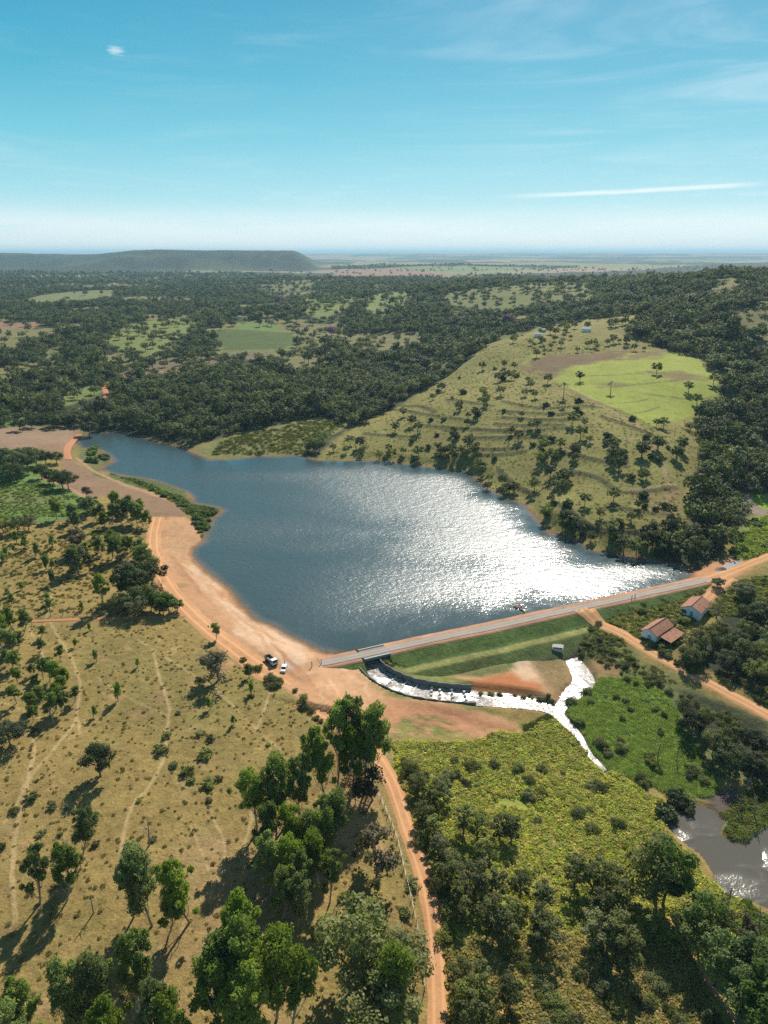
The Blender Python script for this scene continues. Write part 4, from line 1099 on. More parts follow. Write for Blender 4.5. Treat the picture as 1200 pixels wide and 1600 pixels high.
# ------------------------------------------------------------------ truck and car on the turning ground
def vehicle_loc(px, py): q = at([(px, py)])[0]; return (q[0], q[1], on(*q) + .02)
def dump_truck():
    p = vehicle_loc(424, 1036); a = at_z([(417, 1030)], 0)[0]; b = at_z([(431, 1042)], 0)[0]
    ang = math.atan2(b[1] - a[1], b[0] - a[0])
    t = thing('dump_truck', 'white cabbed dump truck with grey bed parked on the orange dirt road', 'truck', p, ang)
    t.scale = (.8, .8, .8)
    m = MB(); m.box((-.3, 0, .75), (6.2, .9, .28)); m.build('chassis', M['chassis'], t)
    m = MB(); m.prism([(0, 0)], 0, 0) if 0 else None
    m.prismy([(1.35, .75), (3.2, .75), (3.25, 1.55), (2.95, 2.75), (1.35, 2.8)][::-1], -1.15, 1.15); cab = m.build('cab', M['white_paint'], t)
    m = MB(); m.prismy([(3.26, 1.65), (3.265, 1.66), (3.0, 2.62), (2.97, 2.62)][::-1], -.98, .98); m.build('windscreen', M['black_glass'], t)
    for s in (-1, 1):
        m = MB(); m.box((2.35, s * 1.155, 2.05), (1.0, .02, .75)); m.build('side_window', M['black_glass'], t)
        m = MB(); m.box((3.27, s * .8, 1.1), (.06, .36, .22)); m.build('headlight', M['lamp_clear'], t)
        m = MB(); m.box((3.05, s * 1.42, 2.1), (.1, .22, .5)); m.build('mirror', M['chassis'], t)
        m = MB(); m.wheel((2.35, s * .98, .52), .52, .34); m.build('wheel', M['tyre'], t)
        for x in (-1.3, -2.5):
            m = MB(); m.wheel((x, s * .92, .52), .52, .5); m.build('wheel', M['tyre'], t)
    m = MB(); m.box((3.3, 0, .72), (.16, 2.2, .3)); m.build('bumper', M['chassis'], t)
    m = MB()
    m.box((-1.2, 0, 1.08), (4.5, 2.3, .12)); m.box((-1.2, 1.11, 1.62), (4.5, .08, .96)); m.box((-1.2, -1.11, 1.62), (4.5, .08, .96)); m.box((1.0, 0, 1.7), (.08, 2.136, 1.1)); m.box((-3.41, 0, 1.62), (.08, 2.136, .96))
    for x in np.linspace(-3, .6, 6):
        for s in (-1, 1): m.box((x, s * 1.18, 1.62), (.1, .06, .9))
    m.build('cargo_bed', M['truck_bed'], t)
def white_car():
    p = vehicle_loc(444, 1047); a = at_z([(446, 1041)], 0)[0]; b = at_z([(442, 1051)], 0)[0]
    ang = math.atan2(b[1] - a[1], b[0] - a[0])
    t = thing('parked_car', 'white hatchback parked beside the grey gravel patch', 'car', p, ang)
    t.scale = (.9, .9, .9)
    m = MB(); m.prismy([(-2.0, .32), (2.0, .32), (2.05, .62), (1.9, .82), (.95, .95), (.25, 1.45), (-1.55, 1.47), (-2.0, .95)][::-1], -.84, .84); m.build('body', M['white_paint'], t)
    m = MB(); m.prismy([(1.0, .97), (1.02, .99), (.33, 1.45), (.29, 1.45)][::-1], -.72, .72); m.build('windscreen', M['black_glass'], t)
    m = MB(); m.prismy([(-1.63, 1.42), (-2.0, 1.0), (-2.02, 1.02), (-1.65, 1.44)][::-1], -.66, .66); m.build('rear_window', M['black_glass'], t)
    for s in (-1, 1):
        m = MB(); m.prismy([(-1.6, 1.0), (.75, 1.0), (.22, 1.36), (-1.5, 1.38)][::-1], s * .85 - .008, s * .85 + .008); m.build('side_window', M['black_glass'], t)
        for x in (-1.25, 1.25):
            m = MB(); m.wheel((x, s * .76, .31), .31, .2); m.build('wheel', M['tyre'], t)
        m = MB(); m.box((2.0, s * .6, .7), (.1, .3, .14)); m.build('headlight', M['lamp_clear'], t)
        m = MB(); m.box((-2.0, s * .66, .8), (.06, .22, .2)); m.build('tail_light', M['lamp_red'], t)
        m = MB(); m.box((.75, s * .95, 1.0), (.14, .16, .12)); m.build('mirror', M['white_paint'], t)
dump_truck(); white_car()

# posts at the ends of the dam, signs, gravel heap
def post(px, py, h, lab, mat='red_post', z=None):
    q = at_z([(px, py)], z)[0] if z is not None else at([(px, py)])[0]
    z = z if z is not None else on(*q)
    m = MB(); m.box((0, 0, h / 2 - .3), (.24, .24, h + .6), None, .85); m.box((0, 0, h + .03), (.3, .3, .06))
    o = m.build('marker_post', M[mat], None, loc=(*q, z)); o['label'] = lab; o['category'] = 'post'; o['group'] = 'marker posts at the dam'
    o.rotation_euler = (0, 0, 0)
post(487.5, 1043, 2.2, 'dark reddish post at the western end of the dam road, nearer the car', z=.05)
post(502, 1037, 1.6, 'short reddish post at the western end of the dam, beside the lake edge', z=.1)
post(445, 1040, 1.7, 'thin dark post standing on the gravel patch beside the white car', 'timber')
post(987, 936, 1.5, 'reddish post on the lake edge of the dam road, left of a pair', z=.1)
post(992, 934, 1.5, 'reddish post on the lake edge of the dam road, right of a pair', z=.1)
def heap(px, py, r, h, mat, name, lab, cat):
    q = at([(px, py)])[0]; z = on(*q)
    a, b = np.meshgrid(np.linspace(0, 2 * np.pi, 25)[:-1], np.linspace(0, 1, 8))
    rad = r * (1 - b) * (1 + .2 * fbm(3 * np.cos(a) + q[0], 3 * np.sin(a) + q[1], 2, 501, 2))
    V = np.stack([rad * np.cos(a), .8 * rad * np.sin(a), h * (b ** 1.2) * (1 + .15 * fbm(rad * np.cos(a), rad * np.sin(a), .8, 503, 2)) - .15], -1).reshape(-1, 3)
    F = np.array([(i * 24 + k, i * 24 + (k + 1) % 24, (i + 1) * 24 + (k + 1) % 24, (i + 1) * 24 + k) for i in range(7) for k in range(24)])
    o = link(name, mk_mesh(name, V, F, [M[mat]], smooth=False), None, (*q, z)); o['label'] = lab; o['category'] = cat
heap(1128, 889, 3.0, 1.2, 'chassis', 'gravel_heap', 'small dark heap of gravel on the orange ground beyond the dam', 'gravel heap')

# floating walkway reaching into the glare
wa, wb = at_z([(832, 967)], WL)[0], at_z([(811, 950)], WL)[0]
wd_ = wb - wa; wl_ = float(np.linalg.norm(wd_))
walk = thing('floating_walkway', 'narrow dark floating walkway reaching from the dam into the bright water', 'walkway', (*wa, WL), math.atan2(wd_[1], wd_[0]))
m = MB(); m.box((wl_ / 2, 0, .34), (wl_, .55, .1)); m.build('deck', M['timber'], walk)
for k in range(int(wl_ / 2)):
    m = MB(); m.tube([(1 + 2 * k, -.75, .06), (1 + 2 * k, .75, .06)], [.24, .24], 8); m.build('float', M['chassis'], walk)
m = MB(); m.box((wl_ + .9, 0, .34), (1.8, 2.6, .16)); m.build('platform', M['timber'], walk)
m = MB()
for x, y in ((wl_ + .1, -1.2), (wl_ + 1.7, -1.2), (wl_ + .1, 1.2), (wl_ + 1.7, 1.2)): m.box((x, y, .9), (.08, .08, 1.0))
m.box((wl_ + .9, 1.2, 1.42), (1.76, .07, .07)); m.box((wl_ + .9, -1.2, 1.42), (1.76, .07, .07)); m.box((wl_ + 1.75, 0, 1.42), (.07, 2.5, .065)); m.build('railing', M['metal'], walk)

# wire fences
def fence(pts, gap, lab, h=1.3):
    P = smooth_line(at(pts), 1.0)
    L = np.concatenate([[0], np.cumsum(np.linalg.norm(np.diff(P, axis=0), axis=1))])
    ss = np.arange(0, L[-1], gap)[:95]
    Q = np.stack([np.interp(ss, L, P[:, 0]), np.interp(ss, L, P[:, 1])], 1)
    Zq = land(Q[:, 0], Q[:, 1])
    f = thing('wire_fence', lab, 'fence', (*Q[0], Zq[0]))
    me = None
    for q, z in zip(Q, Zq):
        if me is None:
            m = MB(); m.box((0, 0, h / 2 - .2), (.15, .15, h + .4), None, .9); o = m.build('post', M['timber'], f); me = o.data
        else: o = link('post', me, f)
        o.location = (q[0] - Q[0][0], q[1] - Q[0][1], z - Zq[0])
    m = MB()
    for hh in (.4, .8, 1.15):
        m.tube([(q[0] - Q[0][0], q[1] - Q[0][1], z - Zq[0] + hh) for q, z in zip(Q, Zq)], [.018] * len(Q), 4)
    m.build('wire', M['metal'], f)
fence([(583, 1225), (598, 1255), (620, 1310), (634, 1370), (650, 1440), (660, 1500), (664, 1560)], 2.6, 'wire fence on dark posts along the left edge of the dirt road')
fence([(20, 815), (80, 814), (150, 813), (232, 811)], 4.0, 'wire fence across the pasture below the bright green field')
fence([(60, 964), (120, 962), (200, 960), (270, 958)], 4.0, 'wire fence along the narrow red track in the pasture')
# ------------------------------------------------------------------ plants
def unit(v): return v / (np.linalg.norm(v, axis=-1, keepdims=True) + 1e-9)

def quads(ctr, nrm, w, h, g, droop=0.0):
    n = len(ctr)
    u = np.cross(nrm, g.normal(size=(n, 3))); u = unit(u); v = unit(np.cross(nrm, u))
    if droop:
        dn = np.tile([0, 0, -1.0], (n, 1)) + .35 * g.normal(size=(n, 3))
        v = unit(v * (1 - droop) + dn * droop); u = unit(np.cross(v, nrm))
    w = (w * g.uniform(.7, 1.3, n))[:, None] / 2; h = (h * g.uniform(.7, 1.3, n))[:, None] / 2
    V = np.stack([ctr - u * w - v * h * .6, ctr + u * w * .5 - v * h, ctr + u * w + v * h * .6, ctr - u * w * .5 + v * h], 1).reshape(-1, 3)
    return V

def clump(c, rad, n, w, h, g, shade, droop=0.0, up=.65):
    d = unit(g.normal(size=(n, 3)))
    r = g.uniform(.35, 1.0, n) ** .55
    lump = 1 + .22 * np.sin(d @ g.normal(size=3) * 3.1 + g.uniform(0, 6)) + .15 * np.sin(d @ g.normal(size=3) * 6 + 1)
    ctr = np.asarray(c) + d * (r * lump)[:, None] * np.asarray(rad)
    nm = unit(d * .8 + g.normal(size=(n, 3)) * .55 + np.array([0, 0, up]))
    lc = np.clip(shade + g.normal(0, .16, n), 0, 1)
    return quads(ctr, nm, w, h, g, droop), lc

def crown_mesh(name, parts, mat):
    V = np.concatenate([p[0] for p in parts]); lc = np.concatenate([p[1] for p in parts])
    F = np.arange(len(V)).reshape(-1, 4)
    return mk_mesh(name, V, F, [mat], smooth=False, attrs={'lc': ('FLOAT', 'FACE', lc)})

def limb_mesh(name, limbs, mat):
    m = MB()
    for pts, rad in limbs: m.tube(pts, rad, 6)
    return mk_mesh(name, m.v, m.f, [mat])

def bend(a, b, g, k=.12, n=5):
    a, b = np.asarray(a, float), np.asarray(b, float); L = np.linalg.norm(b - a)
    off = g.normal(0, k * L, 3) * np.array([1, 1, .4])
    return [tuple(a + (b - a) * t + off * math.sin(math.pi * t)) for t in np.linspace(0, 1, n)]

def make_euc(seed, H=18.0, n=230, w=.26, h=.5, spread=2.5, mat='leaf_euc', nc=10):
    g = np.random.default_rng(seed)
    top = np.array([g.normal(0, .9), g.normal(0, .9), H * .86])
    tr = bend((0, 0, -.5), top, g, .03, 8)
    limbs = [(tr, list(np.linspace(.23, .05, 8)))]
    parts = []
    for k in range(nc):
        f = .42 + .58 * (k + g.uniform(0, .8)) / nc
        ang = k * 2.4 + g.uniform(-.5, .5)
        env = math.sin(min(1, (1.08 - f) / .5) * math.pi * .5) ** .8
        rr_ = spread * env * g.uniform(.35, 1.0)
        i = min(7, max(1, int(f * 6.5)))
        c = np.array([tr[i][0] + rr_ * math.cos(ang), tr[i][1] + rr_ * math.sin(ang), H * f - .6])
        s = g.uniform(.75, 1.25)
        parts.append(clump(c, (1.15 * s * spread / 2.5, 1.15 * s * spread / 2.5, 1.5 * s), int(n * s), w, h, g, g.uniform(.25, .8), .55, .85))
        for q in range(2):
            c2 = c + g.normal(0, .9, 3); parts.append(clump(c2, (.6, .6, .8), int(n * .28), w, h, g, g.uniform(.2, .85), .55, .85))
        limbs.append((bend(tr[max(1, i - 2)], c, g, .08, 4), [.08, .06, .045, .02]))
    return limb_mesh('trunk', limbs, M['pale_bark']), crown_mesh('crown', parts, M[mat])

def make_broad(seed, H=9.0, Wd=8.5, n=150, q=.42, mat='leaf_broad', nc=16, stem=.30, bark='bark'):
    g = np.random.default_rng(seed)
    lean = g.normal(0, .25, 2)
    fork = np.array([lean[0], lean[1], H * stem])
    limbs = [(bend((0, 0, -.4), fork, g, .05, 4), [.30 * H / 9, .25 * H / 9, .21 * H / 9, .18 * H / 9])]
    parts = []
    cz, rz, rx = H * (.5 + stem * .5), H * (1 - stem) * .5, Wd / 2
    for k in range(nc):
        z = 1 - 2 * (k + .5) / nc; z = max(-.62, z) if z < 0 else z
        a = k * 2.39996 + g.uniform(-.4, .4); r = math.sqrt(max(0.05, 1 - z * z)) * g.uniform(.62, .92)
        c = np.array([lean[0] * 1.5 + rx * r * math.cos(a), lean[1] * 1.5 + rx * r * math.sin(a), cz + rz * z * .72])
        s = g.uniform(.7, 1.2) * Wd / 8.5
        parts.append(clump(c, (1.45 * s, 1.45 * s, 1.05 * s * H / 9), int(n * g.uniform(.7, 1.2)), q, q * 1.2, g, g.uniform(.15, .85), .1, .75))
        if k % 2 == 0: limbs.append((bend(fork, c, g, .1, 4), [.13 * H / 9, .1 * H / 9, .07 * H / 9, .03]))
    parts.append(clump((lean[0], lean[1], cz), (rx * .55, rx * .55, rz * .5), n, q * 1.3, q * 1.5, g, .2))
    return limb_mesh('trunk', limbs, M[bark]), crown_mesh('crown', parts, M[mat])

def joined(name, a, b):
    """trunk and crown in one mesh (for trees too far off to show their parts)"""
    def grab(me):
        v = np.empty(len(me.vertices) * 3, np.float32); me.vertices.foreach_get('co', v)
        return v.reshape(-1, 3), [tuple(p.vertices) for p in me.polygons]
    va, fa = grab(a); vb, fb = grab(b)
    lc = np.empty(len(fb), np.float32); b.attributes['lc'].data.foreach_get('value', lc)
    o = len(va)
    return mk_mesh(name, np.vstack([va, vb]), fa + [tuple(i + o for i in f) for f in fb], [a.materials[0], b.materials[0]], [0] * len(fa) + [1] * len(fb), False,
                   {'lc': ('FLOAT', 'FACE', np.concatenate([np.full(len(fa), .5, np.float32), lc]))})

def make_scrub(seed, H=3.4, Wd=5.0, n=170, q=.26, mat='leaf_scrub', nc=8):
    g = np.random.default_rng(seed)
    parts = []; limbs = []
    for k in range(nc):
        a = k * 2.39996 + g.uniform(-.5, .5); r = Wd / 2 * math.sqrt((k + .3) / nc) * g.uniform(.55, 1.0)
        z = H * g.uniform(.38, .78) * (1 - .35 * r / (Wd / 2))
        s = g.uniform(.65, 1.2)
        c = np.array([r * math.cos(a), r * math.sin(a), z])
        parts.append(clump(c, (1.0 * s * Wd / 5, 1.0 * s * Wd / 5, .85 * s * H / 3.4), int(n * s), q, q * 1.2, g, g.uniform(.1, .9), .15, .65))
        if k % 2 == 0: limbs.append((bend((r * .2 * math.cos(a), r * .2 * math.sin(a), -.3), c, g, .1, 4), [.09, .07, .05, .02]))
    parts.append(clump((0, 0, H * .3), (Wd * .4, Wd * .4, H * .3), int(n * 1.5), q * 1.2, q * 1.4, g, .25))
    return joined('shrub', limb_mesh('stems', limbs, M['bark']), crown_mesh('leaves', parts, M[mat]))

def make_bare(seed, H=7.0, leaves=0, mat='leaf_grey', bark='dead_wood'):
    g = np.random.default_rng(seed)
    limbs = []; tips = []
    def grow(p, d, L, r, depth):
        e = p + d * L
        limbs.append((bend(p, e, g, .06, 4), [r, r * .85, r * .72, r * .6])); tips.append(e)
        if depth == 0: return
        for k in range(3 if depth > 1 else 3):
            nd = unit(d + g.normal(0, .55, 3) + np.array([0, 0, .12]))
            grow(p + d * L * g.uniform(.65, 1.0), nd, L * g.uniform(.55, .8), r * .58, depth - 1)
    grow(np.array([0, 0, -.3]), unit(np.array([g.normal(0, .12), g.normal(0, .12), 1])), H * .36, .17 * H / 7, 4)
    t = limb_mesh('trunk', limbs, M[bark])
    if not leaves: return t, None
    parts = [clump(e, (.7, .7, .55), leaves, .24, .3, g, g.uniform(.1, .9)) for e in tips[4::2]]
    return t, crown_mesh('crown', parts, M[mat])

def make_palm(seed, H=9.0):
    g = np.random.default_rng(seed)
    t = limb_mesh('trunk', [(bend((0, 0, -.4), (.2, .1, H * .72), g, .02, 5), [.2, .17, .15, .14, .13])], M['bark'])
    V = []; lc = []
    for k in range(18):
        a = k * 2.39996; e = g.uniform(-.2, 1.1)
        prev = np.array([.2, .1, H * .72])
        for j in range(6):
            tt = (j + 1) / 6
            d = np.array([math.cos(a) * math.cos(e), math.sin(a) * math.cos(e), math.sin(e) - 1.5 * tt * tt])
            nx = prev + unit(d) * .48
            sd_ = np.array([-math.sin(a), math.cos(a), .0]) * (.38 * (1 - .6 * tt))
            V += [prev - sd_, nx - sd_ * .8, nx, prev]; V += [prev, nx, nx + sd_ * .8, prev + sd_]
            lc += [g.uniform(.3, .8)] * 2
            prev = nx
    V = np.array(V)
    return t, mk_mesh('crown', V, np.arange(len(V)).reshape(-1, 4), [M['leaf_broad']], smooth=False, attrs={'lc': ('FLOAT', 'FACE', lc)})

def make_snag(seed, H=5.0):
    g = np.random.default_rng(seed)
    limbs = [(bend((0, 0, -.3), (g.normal(0, .3), g.normal(0, .3), H), g, .03, 6), [.15, .13, .11, .09, .07, .03])]
    for k in range(5):
        f = g.uniform(.35, .9); a = g.uniform(0, 6.28)
        limbs.append((bend((0, 0, H * f), (math.cos(a) * 1.0, math.sin(a) * 1.0, H * f + g.uniform(.2, .9)), g, .1, 4), [.06, .045, .03, .015]))
    return limb_mesh('dead_trunk', limbs, M['dead_wood'])

KIND = {
    'slim': ([make_broad(40 + k, 8, 3.4 + .5 * (k % 3), 150, .22, 'leaf_scrub', 12, .12) for k in range(6)], 8.0, 'thicket_tree', 'tree', 3.8),
    'euc': ([make_euc(10 + k, 18, 560, .21, .40, 2.3 + .25 * (k % 3)) for k in range(5)], 18.0, 'eucalyptus_tree', 'eucalyptus tree', 5.4),
    'sap': ([make_euc(30 + k, 9, 190, .24, .42, 1.25, nc=7) for k in range(3)], 9.0, 'eucalyptus_sapling', 'sapling', 2.8),
    'broad': ([make_broad(50 + k, 9, 8.5 + .8 * (k % 2), 300, .28) for k in range(4)], 9.0, 'broadleaf_tree', 'tree', 8.5),
    'green': ([make_broad(60 + k, 8, 6.5, 280, .26, 'leaf_bright', 13, .28) for k in range(3)], 8.0, 'leafy_tree', 'tree', 6.5),
    'olive': ([make_broad(70 + k, 9, 7.5, 270, .25, 'leaf_scrub', 15, .22) for k in range(4)], 9.0, 'thicket_tree', 'tree', 7.5),
    'bare': ([make_bare(80 + k, 7, 34 if k != 1 else 12) for k in range(3)], 7.0, 'leafless_tree', 'tree', 5.0),
    'dry': ([make_bare(85 + k, 7, 0) for k in range(2)], 7.0, 'bare_tree', 'tree', 5.0),
    'palm': ([make_palm(90 + k) for k in range(2)], 9.0, 'palm_tree', 'palm tree', 5.0),
    'purple': ([make_broad(95, 11, 12, 220, .5, 'leaf_purple', 18, .25)], 11.0, 'flowering_tree', 'tree', 12.0),
}
FOREST = [joined('forest_tree', *make_broad(110 + k, (7.5, 9.0, 10.5, 8.0, 12.0, 9.5)[k], (10.5, 9.5, 8.5, 12.5, 8.0, 11.0)[k], 40, .75, 'leaf_forest', 11, .24)) for k in range(6)]
HILLT = [joined('hillside_tree', *make_broad(130 + k, 7.5, 6.6, 46, .55, 'leaf_forest' if k % 3 else 'leaf_scrub', 11, .26)) for k in range(5)]
SCRUB = [make_scrub(150 + k, 3.2 + .3 * (k % 2), 4.8, 260, .19) for k in range(5)]
BUSH = [make_scrub(170 + k, 2.4, 3.6, 120, .26, 'leaf_broad', 6) for k in range(3)]
LOWB = [make_scrub(180 + k, 1.3, 2.2, 70, .18, 'leaf_scrub', 5) for k in range(3)]
LUSHB = [make_scrub(190 + k, 1.5, 2.8, 90, .28, 'leaf_bright', 6) for k in range(3)]
SNAG = [make_snag(200 + k, 5.0) for k in range(3)]

ORD = ['leftmost', 'second from left', 'third from left', 'fourth from left', 'fifth from left', 'sixth from left', 'seventh from left', 'eighth from left', 'ninth from left', 'tenth from left']
NUM = ['', 'one', 'two', 'three', 'four', 'five', 'six', 'seven', 'eight', 'nine', 'ten']
REG = {}
def register(o, group, look, where, x):
    o['group'] = group
    REG.setdefault((group, look, where), []).append((x, o))
def finish_labels():
    for (group, look, where), L in REG.items():
        L.sort(key=lambda q: q[0]); n = len(L)
        if n == 1:
            L[0][1]['label'] = f'{look} {where}'
        elif n <= 8:
            for k, (_, o) in enumerate(L):
                p = ORD[k] if k < n - 1 or n < 3 else 'rightmost'
                if n == 2: p = ('left', 'right')[k]
                o['label'] = f'{look} {where}, {p} of {NUM[n]}'
        else:
            for _, o in L: o['label'] = f'{look} {where}'

def height_px(q, z, ty):
    """height of something standing at q whose top is seen at pixel row ty"""
    r = math.hypot(*q)
    d = -(ty - 800) / FPX
    # vertical angle through the column of the base
    xr = q[0] / max(1e-6, q[1]) 
    # solve for point height with projected row ty: y_cam / depth = d
    # y_cam = Y*sp + (Z-H)*cp ; depth = Y*cp - (Z-H)*sp
    Yw = q[1]
    k = (d * Yw * cp - Yw * sp) / (cp + d * sp)
    return CAM_H + k - z

COUNT = {}
def plant(kind, px, py, ty=None, h=None, where='', look=None, group=None, wide=1.0):
    q = at([(px, py)])[0]; z = on(*q)
    lst, H, name, cat, cw = KIND[kind]
    if h is None: h = height_px(q, z, ty)
    if kind == 'slim': h *= .85
    if group == 'trees below the pond': h *= .76
    h = float(np.clip(h, 1.5, 34))
    k = COUNT.get(kind, 0); COUNT[kind] = k + 1
    tr, crn = lst[k % len(lst)]
    s = h / H
    o = thing(name, '', cat, (*q, z - .05), random.uniform(0, 6.28), group)
    sw = s ** .75 * wide
    o.scale = (sw, sw, s)
    link('trunk', tr, o)
    if crn is not None: link('crown', crn, o)
    register(o, group, look, where, px)
    return o
def single(meshes, px, py, h, H, name, cat, look, where, group, wide=1.0, q=None):
    if q is None: q = at([(px, py)])[0]
    z = on(*q)
    k = COUNT.get(name, 0); COUNT[name] = k + 1
    o = link(name, meshes[k % len(meshes)], None, (*q, z - .05))
    s = h / H
    o.rotation_euler = (0, 0, random.uniform(0, 6.28)); o.scale = (s * wide, s * wide, s)
    o['category'] = cat
    register(o, group, look, where, px)
    return o

# --- eucalyptus
G = 'eucalyptus trees in the grove beside the road'
for bx, by, ty in [(526, 1236, 1096), (556, 1226, 1090), (582, 1218, 1094), (508, 1246, 1128), (545, 1250, 1140), (568, 1240, 1120)]:
    plant('euc', bx, by, ty, where='at the grove top nearest the dam', look='tall green eucalyptus', group=G)
for bx, by, ty in [(402, 1300, 1202), (447, 1290, 1180), (470, 1290, 1192), (430, 1318, 1228), (414, 1342, 1254), (455, 1345, 1262), (484, 1350, 1272), (508, 1330, 1250), (520, 1345, 1266), (424, 1398, 1310), (460, 1392, 1308), (500, 1388, 1302), (482, 1425, 1338), (440, 1435, 1352), (515, 1410, 1335), (465, 1450, 1372), (535, 1320, 1240)]:
    plant('euc', bx, by, ty, where='in the middle of the roadside grove', look='full crowned eucalyptus', group=G, wide=1.12)
for bx, by, ty in [(408, 1570, 1410), (370, 1600, 1462), (345, 1640, 1503), (385, 1648, 1508), (432, 1592, 1448), (455, 1612, 1500), (398, 1590, 1430)]:
    plant('euc', bx, by, ty, where='at the lower end of the grove', look='large bright eucalyptus', group=G, wide=1.15)
G = 'eucalyptus trees at the bottom left corner'
for bx, by, ty in [(60, 1650, 1532), (114, 1640, 1512), (150, 1630, 1504), (222, 1604, 1476), (250, 1650, 1524), (288, 1668, 1540), (170, 1690, 1566), (28, 1690, 1562)]:
    plant('euc', bx, by, ty, where='in the clump at the bottom left corner', look='leafy eucalyptus', group=G, wide=1.0)
G = 'scattered eucalyptus trees on the dry pasture'
for bx, by, ty, lk, wh in [(128, 1338, 1262, 'lone thin leaning eucalyptus', 'on the dry pasture below the round dark tree'), (103, 1409, 1328, 'airy eucalyptus with two stems', 'on the left pasture casting a long shadow'), (62, 1412, 1328, 'dark leafy eucalyptus', 'on the far left of the dry pasture'),
                           (208, 1434, 1350, 'slender eucalyptus with thin crown', 'on the pasture left of the taller bright one'), (238, 1447, 1322, 'tall thin eucalyptus', 'on the pasture between two others'), (297, 1440, 1336, 'bright green eucalyptus with a clear trunk', 'on bare reddish soil'), (262, 1462, 1390, 'low bushy young eucalyptus', 'at the foot of the bright green one'),
                           (163, 948, 893, 'lone feathery eucalyptus', 'just above the narrow red track'), (338, 1000, 974, 'small dark eucalyptus', 'standing at the edge of the lakeside road')]:
    plant('euc', bx, by, ty, where=wh, look=lk, group=G, wide=1.15)
G = 'young eucalyptus trees on the left edge'
for bx, by, ty in [(10, 1002, 958), (25, 990, 950), (36, 992, 952), (5, 1018, 972), (20, 1022, 985), (30, 1015, 988), (63, 998, 978), (62, 1022, 998), (93, 1034, 1008), (78, 1066, 1028), (92, 1070, 1030), (68, 1062, 1032), (105, 1068, 1042), (117, 1098, 1072), (88, 1110, 1070), (55, 1112, 1080), (76, 1120, 1083), (52, 1130, 1104), (27, 1100, 1068), (27, 1070, 1044), (20, 1048, 1020),
                   (33, 1044, 1016), (53, 1055, 1036), (54, 1076, 1054), (100, 1084, 1055), (68, 1098, 1070), (96, 1118, 1084), (14, 1040, 1015), (8, 978, 955)]:
    plant('euc', bx, by, ty, where='in the young stand at the left edge', look='slender young eucalyptus', group=G, wide=1.3)
G = 'trees on the pasture below the brown field'
for bx, by, ty in [(88, 812, 780), (110, 816, 788), (125, 830, 800), (160, 812, 785), (185, 806, 768), (200, 815, 774), (215, 818, 782), (225, 822, 788), (234, 824, 796), (175, 820, 785), (152, 815, 790), (205, 805, 776), (192, 822, 790), (165, 826, 800), (220, 806, 780)]:
    plant('euc', bx, by, ty, where='in the row below the brown ploughed field', look='grey green eucalyptus', group=G, wide=1.5)
for bx, by, ty in [(175, 872, 830), (185, 877, 838), (195, 872, 840), (125, 892, 850), (140, 892, 865), (220, 872, 840), (225, 892, 848), (213, 886, 855), (160, 866, 838), (130, 878, 848), (205, 862, 838)]:
    plant('euc', bx, by, ty, where='on the rough pasture left of the lakeside road', look='small grey green eucalyptus', group=G, wide=1.5)
for k in range(26):
    bx, by = random.uniform(0, 215), random.uniform(845, 955)
    if 140 < bx < 190 and by > 930: continue
    plant('sap', bx, by, h=random.uniform(3.0, 6.5), where='scattered over the pasture above the red track', look='thin young sapling', group='saplings on the upper pasture', wide=1.25)
for bx, by, h in [(152, 1035, 4), (185, 1095, 6), (146, 1122, 3.5), (215, 1042, 3), (393, 1085, 4), (390, 1058, 5), (116, 1012, 3), (140, 985, 3), (330, 1108, 4), (366, 1132, 3)]:
    plant('sap', bx, by, h=h, where='standing alone on the middle of the dry pasture', look='thin small sapling', group='saplings on the dry pasture')

# --- dark broad trees
G = 'dark round trees on the pasture'
for bx, by, ty, wd, lk, wh in [(158, 1214, 1165, .95, 'lone dark round tree on a leaning trunk', 'in the middle of the dry pasture'), (16, 1168, 1131, 1.15, 'dark round tree', 'at the left edge of the dry pasture'), (340, 1066, 1007, 1.05, 'grey brown bushy tree', 'on the pasture beside the lakeside road')]:
    plant('broad' if 'grey' not in lk else 'bare', bx, by, ty, where=wh, look=lk, group=G, wide=wd)
plant('bare', 341, 1064, 1008, where='tangled with the bushy one by the lakeside road', look='grey twiggy tree', group=G, wide=1.3)
G = 'dark trees between the green field and the brown field'
for bx, by, ty in [(12, 738, 702), (30, 742, 705), (45, 738, 702), (58, 728, 702), (72, 726, 704), (88, 724, 706), (66, 748, 725), (98, 764, 734), (6, 722, 700), (30, 724, 700), (46, 720, 698), (22, 752, 722), (84, 756, 732), (108, 764, 738)]:
    plant('broad', bx, by, ty, where='in the row between the green and brown fields', look='broad dark tree', group=G, wide=1.15)
plant('bare', 136, 778, 756, where='at the end of the dark row by the brown field', look='grey twiggy tree', group=G, wide=1.2)
for bx, by, ty in [(32, 674, 654), (84, 668, 648), (140, 682, 658), (50, 668, 650), (112, 665, 645), (8, 660, 640)]:
    plant('broad', bx, by, ty, where='along the top of the brown field', look='dark spreading tree', group=G, wide=1.2)
G = 'roadside thicket trees left of the lake'
